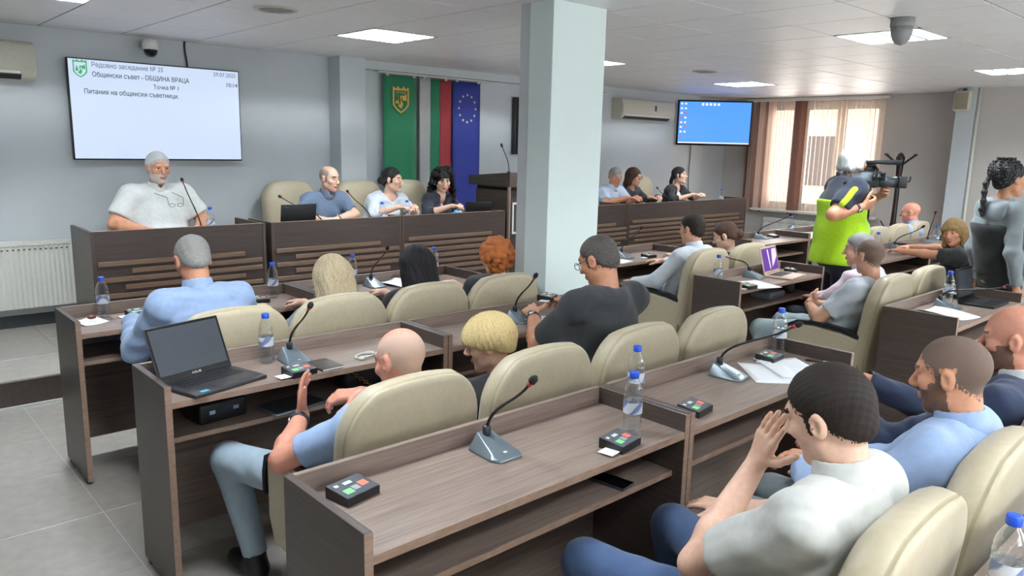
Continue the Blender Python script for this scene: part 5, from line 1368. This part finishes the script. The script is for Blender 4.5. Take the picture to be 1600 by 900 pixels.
# --- first row
person('grey haired man in a pale blue shirt seen from behind in the first row', (1.36, 3.66, 0), 0, (1.31, 3.75, 1.165), (0, -26, 0), 1.14, 0.04, 'skin_b', ('short', 0.006), 'hair_grey',
       arms={'L': ((1.06, 3.86, 0.73), (1.12, 4.12, 0.825), (0.5, 0.8, 0), DN), 'R': ((1.66, 3.88, 0.76), (1.52, 4.12, 0.825), (-0.5, 0.8, 0), DN)}, top='shirt', tcol='cloth_sky', sleeve='long', collar='cloth_sky', seed=10)
person('woman with straight ash blonde hair in the first row', (1.90, 3.62, 0), 0, (2.02, 3.68, 1.015), (4, -14, 0), 0.92, 0.0, 'skin_c', ('long', 0.010, 0.16), 'hair_ash', fem=True, top='blouse', tcol='cloth_grey', seed=11, lap=0.40)
person('woman with straight black hair in the first row', (2.45, 3.62, 0), 0, (2.58, 3.68, 1.03), (0, -12, 0), 0.92, 0.0, 'skin_c', ('long', 0.010, 0.18), 'hair_black', fem=True, top='blouse', tcol='cloth_black', seed=12, lap=0.40)
person('woman with curly copper red hair in the first row', (3.00, 3.62, 0), 0, (3.22, 3.68, 1.02), (-5, -10, 0), 0.92, 0.0, 'skin_c', ('curly', 0.012), 'hair_red', fem=True, top='blouse', tcol='cloth_charcoal', seed=13, lap=0.40)
person('dark haired man in a white shirt seen from behind beside the aisle', (5.14, 3.60, 0), 0, (5.17, 3.52, 1.125), (0, -6, 0), 1.02, 0.0, 'skin_a', ('short', 0.008), 'hair_dark', arms={'L': ((4.88, 3.62, 0.72), (4.92, 3.90, 0.66), (0.1, 0.9, 0), DN), 'R': ((5.45, 3.66, 0.74), (5.36, 3.92, 0.80), (-0.4, 0.9, 0), DN)}, top='shirt', tcol='cloth_white2', sleeve='long', collar='cloth_white2', bottoms='cloth_jeans', seed=14)
person('woman with dark ponytail looking down in the first row', (5.72, 3.60, 0), 0, (5.70, 3.54, 1.035), (22, -22, 0), 0.88, 0.0, 'skin_c', ('bun', 0.009), 'hair_brown', fem=True, top='blouse', tcol='cloth_black', seed=15, lap=0.42)
person('bald man by the coat stand in a light blue shirt', (9.50, 3.62, 0), 0, (9.42, 3.42, 1.095), (14, -10, 0), 1.05, 0.02, 'skin_red', None, 'hair_stubble', top='shirt', tcol='cloth_blue2', sleeve='long', collar='cloth_blue2', seed=16)
# --- second row
person('bald man in a light blue polo and pale jeans gesturing with both hands', (1.40, 2.34, 0), 0, (1.47, 2.19, 0.985), (10, -20, 6), 1.06, 0.02, 'skin_red', ('horseshoe', 0.0015), 'hair_fuzz', bald='hair_salt',
       arms={'L': ((1.09, 2.36, 0.655), (1.275, 2.57, 0.715), (0.18, 0.30, 0.92), (0.75, -0.55, 0.1), 0.22), 'R': ((1.72, 2.30, 0.68), (1.475, 2.47, 0.79), (-0.92, 0.38, 0.0), (0.1, 0.1, -1), 0.75)},
       legs={'L': ((1.10, 2.87, 0.485), (1.15, 2.76, 0.10)), 'R': ((1.50, 2.78, 0.50), (1.50, 2.70, 0.10))}, top='polo', tcol='cloth_sky', bottoms='cloth_jeans_light', watch='L', seed=17, lap=0.40)
person('young person with short dyed blond bowl cut in the second row', (1.98, 2.36, 0), 0, (2.04, 2.36, 0.925), (40, -14, 0), 0.86, 0.0, 'skin_c', ('bowl', 0.012), 'hair_blonde', fem=True, top='tee', tcol='cloth_black', seed=18, lap=0.36, arms={'L': ((1.76, 2.42, 0.60), (1.90, 2.62, 0.58), (0.5, 0.8, 0), DN), 'R': ((2.22, 2.42, 0.60), (2.10, 2.62, 0.58), (-0.5, 0.8, 0), DN)})
person('man in a black T-shirt and glasses holding a voting box', (2.70, 2.40, 0), 0, (2.76, 2.40, 1.215), (10, -24, 0), 1.22, 0.06, 'skin_b', ('short', 0.004), 'hair_salt', glasses='worn',
       arms={'L': ((2.62, 2.66, 0.745), (2.815, 2.90, 0.845), (0.45, 0.85, 0.2), (0.5, 0.0, -0.8), 0.55), 'R': ((3.16, 2.66, 0.78), (3.16, 2.92, 0.86), (-0.3, 0.9, 0.15), (-0.5, 0, -0.8), 0.55)}, tcol='cloth_charcoal', watch='L', seed=19, lap=0.46)
votebox('voting box held by the man in the black T-shirt', 3.04, 3.02, 0.885, 0.5, True)
person('man with shaved hair in a white T-shirt and pale jeans, arms folded', (5.08, 2.28, 0), 0, (5.11, 2.08, 1.085), (-22, -4, 0), 1.0, 0.0, 'skin_a', ('crop', 0.0028), 'hair_stubble',
       arms={'L': ((4.86, 2.26, 0.665), (5.02, 2.42, 0.72), (0.95, 0.15, 0.1), (0, -1, 0), 0.3), 'R': ((5.34, 2.24, 0.68), (5.10, 2.40, 0.71), (-0.95, 0.15, 0.05), (0, -1, 0), 0.3)},
       legs={'L': ((4.92, 2.72, 0.50), (4.98, 2.64, 0.10)), 'R': ((5.28, 2.74, 0.50), (5.25, 2.66, 0.10))}, tcol='cloth_white2', bottoms='cloth_jeans_pale', seed=20)
person('grey haired smiling man in a pale pink shirt', (5.70, 2.36, 0), 0, (5.655, 2.38, 1.06), (14, -8, 0), 1.05, 0.03, 'skin_a', ('short', 0.006), 'hair_grey', top='shirt', tcol='cloth_pink', sleeve='long', collar='cloth_pink', seed=21, arms={'L': ((5.42, 2.44, 0.72), (5.56, 2.64, 0.66), (0.5, 0.8, 0), DN), 'R': ((5.94, 2.44, 0.72), (5.82, 2.64, 0.66), (-0.5, 0.8, 0), DN)})
person('woman with light brown fringe in black leaning on the desk', (7.88, 2.34, 0), math.radians(18), (7.70, 2.40, 1.06), (66, -8, 8), 1.2, 0.03, 'skin_b', ('long', 0.012, 0.13, 1), 'hair_light_brown', fem=True,
       arms={'L': ((7.66, 2.52, 0.84), (7.74, 2.86, 0.835), (0.2, 0.9, 0), DN, 0.5), 'R': ((8.10, 2.58, 0.86), (7.92, 2.86, 0.86), (-0.8, 0.5, 0), DN, 0.5)}, tcol='cloth_black', bottoms='cloth_jeans_pale', seed=22)
# --- third row
person('dark haired man in a white polo resting his forehead on his hand', (1.73, 0.84, 0), 0, (1.725, 0.755, 1.135), (0, -20, -4), 1.04, 0.0, 'skin_c', ('short', 0.010), 'hair_dark',
       arms={'L': ((1.57, 0.99, 0.70), (1.775, 0.955, 0.935), (-0.12, -0.32, 0.93), (0.85, -0.4, 0.0), 0.14), 'R': ((2.08, 0.98, 0.66), (2.10, 1.22, 0.60), (-0.25, 0.95, -0.1), DN, 0.45)},
       legs={'L': ((1.56, 1.36, 0.545), (1.56, 1.30, 0.10)), 'R': ((1.97, 1.34, 0.53), (1.96, 1.28, 0.10))}, top='polo', tcol='cloth_polo', collar='cloth_polo', bottoms='cloth_jeans', seed=23)
person('bearded man with cropped hair in a light blue shirt', (2.38, 0.84, 0), 0, (2.425, 0.71, 1.115), (2, -12, 0), 1.12, 0.03, 'skin_b', ('crop', 0.0028), 'hair_stubble', beard='beard_dark',
       arms={'L': ((2.14, 0.92, 0.70), (2.40, 1.12, 0.69), (0.7, 0.6, 0), DN, 0.5), 'R': ((2.70, 0.90, 0.70), (2.52, 1.12, 0.69), (-0.5, 0.8, 0), DN, 0.5)}, top='shirt', tcol='cloth_sky', sleeve='long', collar='cloth_sky', bottoms='cloth_grey', seed=24)
person('bald man in a navy suit jacket and white shirt', (3.02, 0.84, 0), 0, (3.06, 0.715, 1.125), (8, -10, 0), 1.1, 0.03, 'skin_red', None, 'hair_stubble', beard='beard_dark', top='jacket', tcol='cloth_suit', sleeve='long', collar='cloth_white', vneck=0.16, bottoms='cloth_suit', seed=25)
# --- standing
def camera_strap(t, d):
    mb = MB(); a = d['shr']; 
    pts = [a+V3(-0.02, -0.10, 0.045), a+V3(-0.03, 0.02, 0.075), a+V3(-0.04, 0.12, 0.02), a+V3(-0.10, 0.16, -0.22), a+V3(-0.16, 0.165, -0.50), a+V3(-0.2, 0.12, -0.72)]
    mb.tube(pts, 0.014, 6); mb.build('strap', 'black_plastic', t, True)
    K = d['torso'](0.030)
    K.cut(d['chest']+d['spn']*0.035, d['spn'], 0.006); K.cut(d['hip']+V3(0, 0, -0.09), V3(0, 0, -1), 0.006)
    Vc, Qc = K.mesh(0.010); np_obj('lime_panel', folds(Vc, Qc, 0.006, 31), Qc, 'cloth_lime', t)
    e = d['A']['R'][0]; s0 = d['shr']; K = Sdf(); q = unit(d['L']((6.30-0.88, 2.84-0.42, 0.22))-d['L']((6.30, 2.84, 0)))*0.064; K.cone(s0+(e-s0)*0.10+q, s0+(e-s0)*0.60+q, 0.034, 0.032, 0.01); Vc, Qc = K.mesh(0.008); np_obj('sleeve_stripe', Vc, Qc, 'cloth_lime', t)
person('white haired cameraman in a lime and navy shirt', (6.30, 2.84, 0), math.radians(-132), (6.38, 2.80, 1.685), (10, -4, 0), 1.30, 0.06, 'skin_b', ('long', 0.010, 0.045), 'hair_white', stand=True,
       arms={'R': ((5.99, 2.76, 1.27), (6.18, 2.62, 1.335), (0.75, -0.5, 0.25), (0.3, 0.6, 0.3), 0.9), 'L': ((6.70, 2.92, 1.28), (6.62, 2.68, 1.40), (-0.2, -0.8, 0.4), (-0.6, 0.4, 0.3), 0.9)}, top='vest', tcol='cloth_navy', bottoms='cloth_navy', watch='R', extra=camera_strap, seed=26)
def hood(t, d):
    K = Sdf(); nb = d['nb']; K.ell(nb+V3(0, -0.080, -0.065), V3(0.150, 0.042, 0.075), None, 0.05); K.cone(nb+V3(-0.11, -0.06, -0.02), nb+V3(-0.075, 0.08, -0.07), 0.036, 0.03, 0.04); K.cone(nb+V3(0.11, -0.06, -0.02), nb+V3(0.075, 0.08, -0.07), 0.036, 0.03, 0.04); K.cone(nb+V3(-0.10, 0.0, 0.0), nb+V3(0.10, 0.0, 0.0), 0.035, 0.035, 0.03); K.cone(nb-d['spn']*0.01, nb+V3(0, 0.02, 0.14), 0.062, 0.09, 0.01, True)
    Vc, Qc = K.mesh(0.010); np_obj('hood', folds(Vc, Qc, 0.004, 4), Qc, 'cloth_grey', t)
    K = d['torso'](0.030); K.cut(d['chest']+V3(0, 0, 0.02), V3(0, 0, 1), 0.01); K.cut(d['hip']+V3(0, 0, -0.02), V3(0, 0, -1), 0.01)
    Vc, Qc = K.mesh(0.012); np_obj('back_panel', folds(Vc, Qc, 0.004, 6), Qc, 'cloth_black', t)
person('standing woman with black braided updo in a grey hoodie', (6.25, 1.62, 0), math.radians(-128), (6.18, 1.61, 1.60), (0, 0, 0), 0.98, 0.0, 'skin_d', ('braids', 0.012), 'hair_flecked', stand=True, fem=True, top='hoodie', tcol='cloth_grey', sleeve='long', bottoms='cloth_black', extra=hood, seed=27)

# shoulder camera carried by the cameraman
vc = thing('video_camera', 'black shoulder video camera held by the cameraman', 'video camera', (6.42, 2.75, 1.55), math.radians(-136))
# local +Y is the lens direction
rbox('body', (0.11, 0.26, 0.14), (0, 0.0, 0.0), 'black_plastic', vc, 0.015, 3)
rbox('side_panel', (0.012, 0.18, 0.07), (0.058, -0.02, 0.02), 'mic_grey', vc, 0.004, 2)
mb = MB(); mb.tube([(0, 0.12, -0.015), (0, 0.20, -0.02), (0, 0.29, -0.02)], [0.045, 0.050, 0.047], 18); mb.build('lens', 'dark_grey', vc, True)
rbox('lens_hood', (0.115, 0.07, 0.095), (0, 0.32, -0.02), 'black_plastic', vc, 0.008, 2)
mb = MB(); mb.tube([(0.0, -0.08, 0.07), (0.0, -0.06, 0.115), (0.0, 0.10, 0.115), (0.0, 0.13, 0.07)], 0.014, 8); mb.build('handle', 'black_plastic', vc, True)
mb = MB(); mb.tube([(0.03, 0.02, 0.14), (0.03, 0.20, 0.142), (0.03, 0.30, 0.142)], [0.012, 0.020, 0.020], 12); mb.build('shotgun_microphone', 'foam', vc, True)
rbox('viewfinder', (0.06, 0.09, 0.06), (-0.045, 0.07, 0.085), 'black_plastic', vc, 0.008, 2)
rbox('flip_screen', (0.012, 0.10, 0.075), (0.085, 0.11, 0.03), 'black_gloss', vc, 0.004, 2)
rbox('battery', (0.09, 0.07, 0.11), (0, -0.16, 0.0), 'dark_grey', vc, 0.01, 2)
rbox('shoulder_pad', (0.09, 0.17, 0.035), (0, -0.06, -0.085), 'foam', vc, 0.012, 3)
mb = MB(); mb.tube([(0.03, 0.06, -0.07), (0.03, 0.07, -0.20)], 0.022, 10); mb.build('hand_grip', 'black_plastic', vc, True)
# jacket on the chair behind the woman with fringe
t = thing('draped_jacket', 'crumpled white jacket hanging over the chair of the woman in black', 'jacket', (7.72, 2.03, 0))
K = Sdf(); K.slab(V3(0, -0.03, 0.62), V3(0, -0.06, 0.98), 0.27, 0.075, 0.24, 0.085, V3(1, 0, 0), V3(0, 1, 0), 0.04); K.cone(V3(-0.2, -0.05, 0.95), V3(-0.33, -0.02, 0.62), 0.06, 0.05, 0.03); K.cone(V3(0.2, -0.05, 0.95), V3(0.33, -0.02, 0.62), 0.06, 0.05, 0.03)
Vc, Qc = K.mesh(0.012); np_obj('cloth', folds(Vc, Qc, 0.012, 9), Qc, 'cloth_white', t)
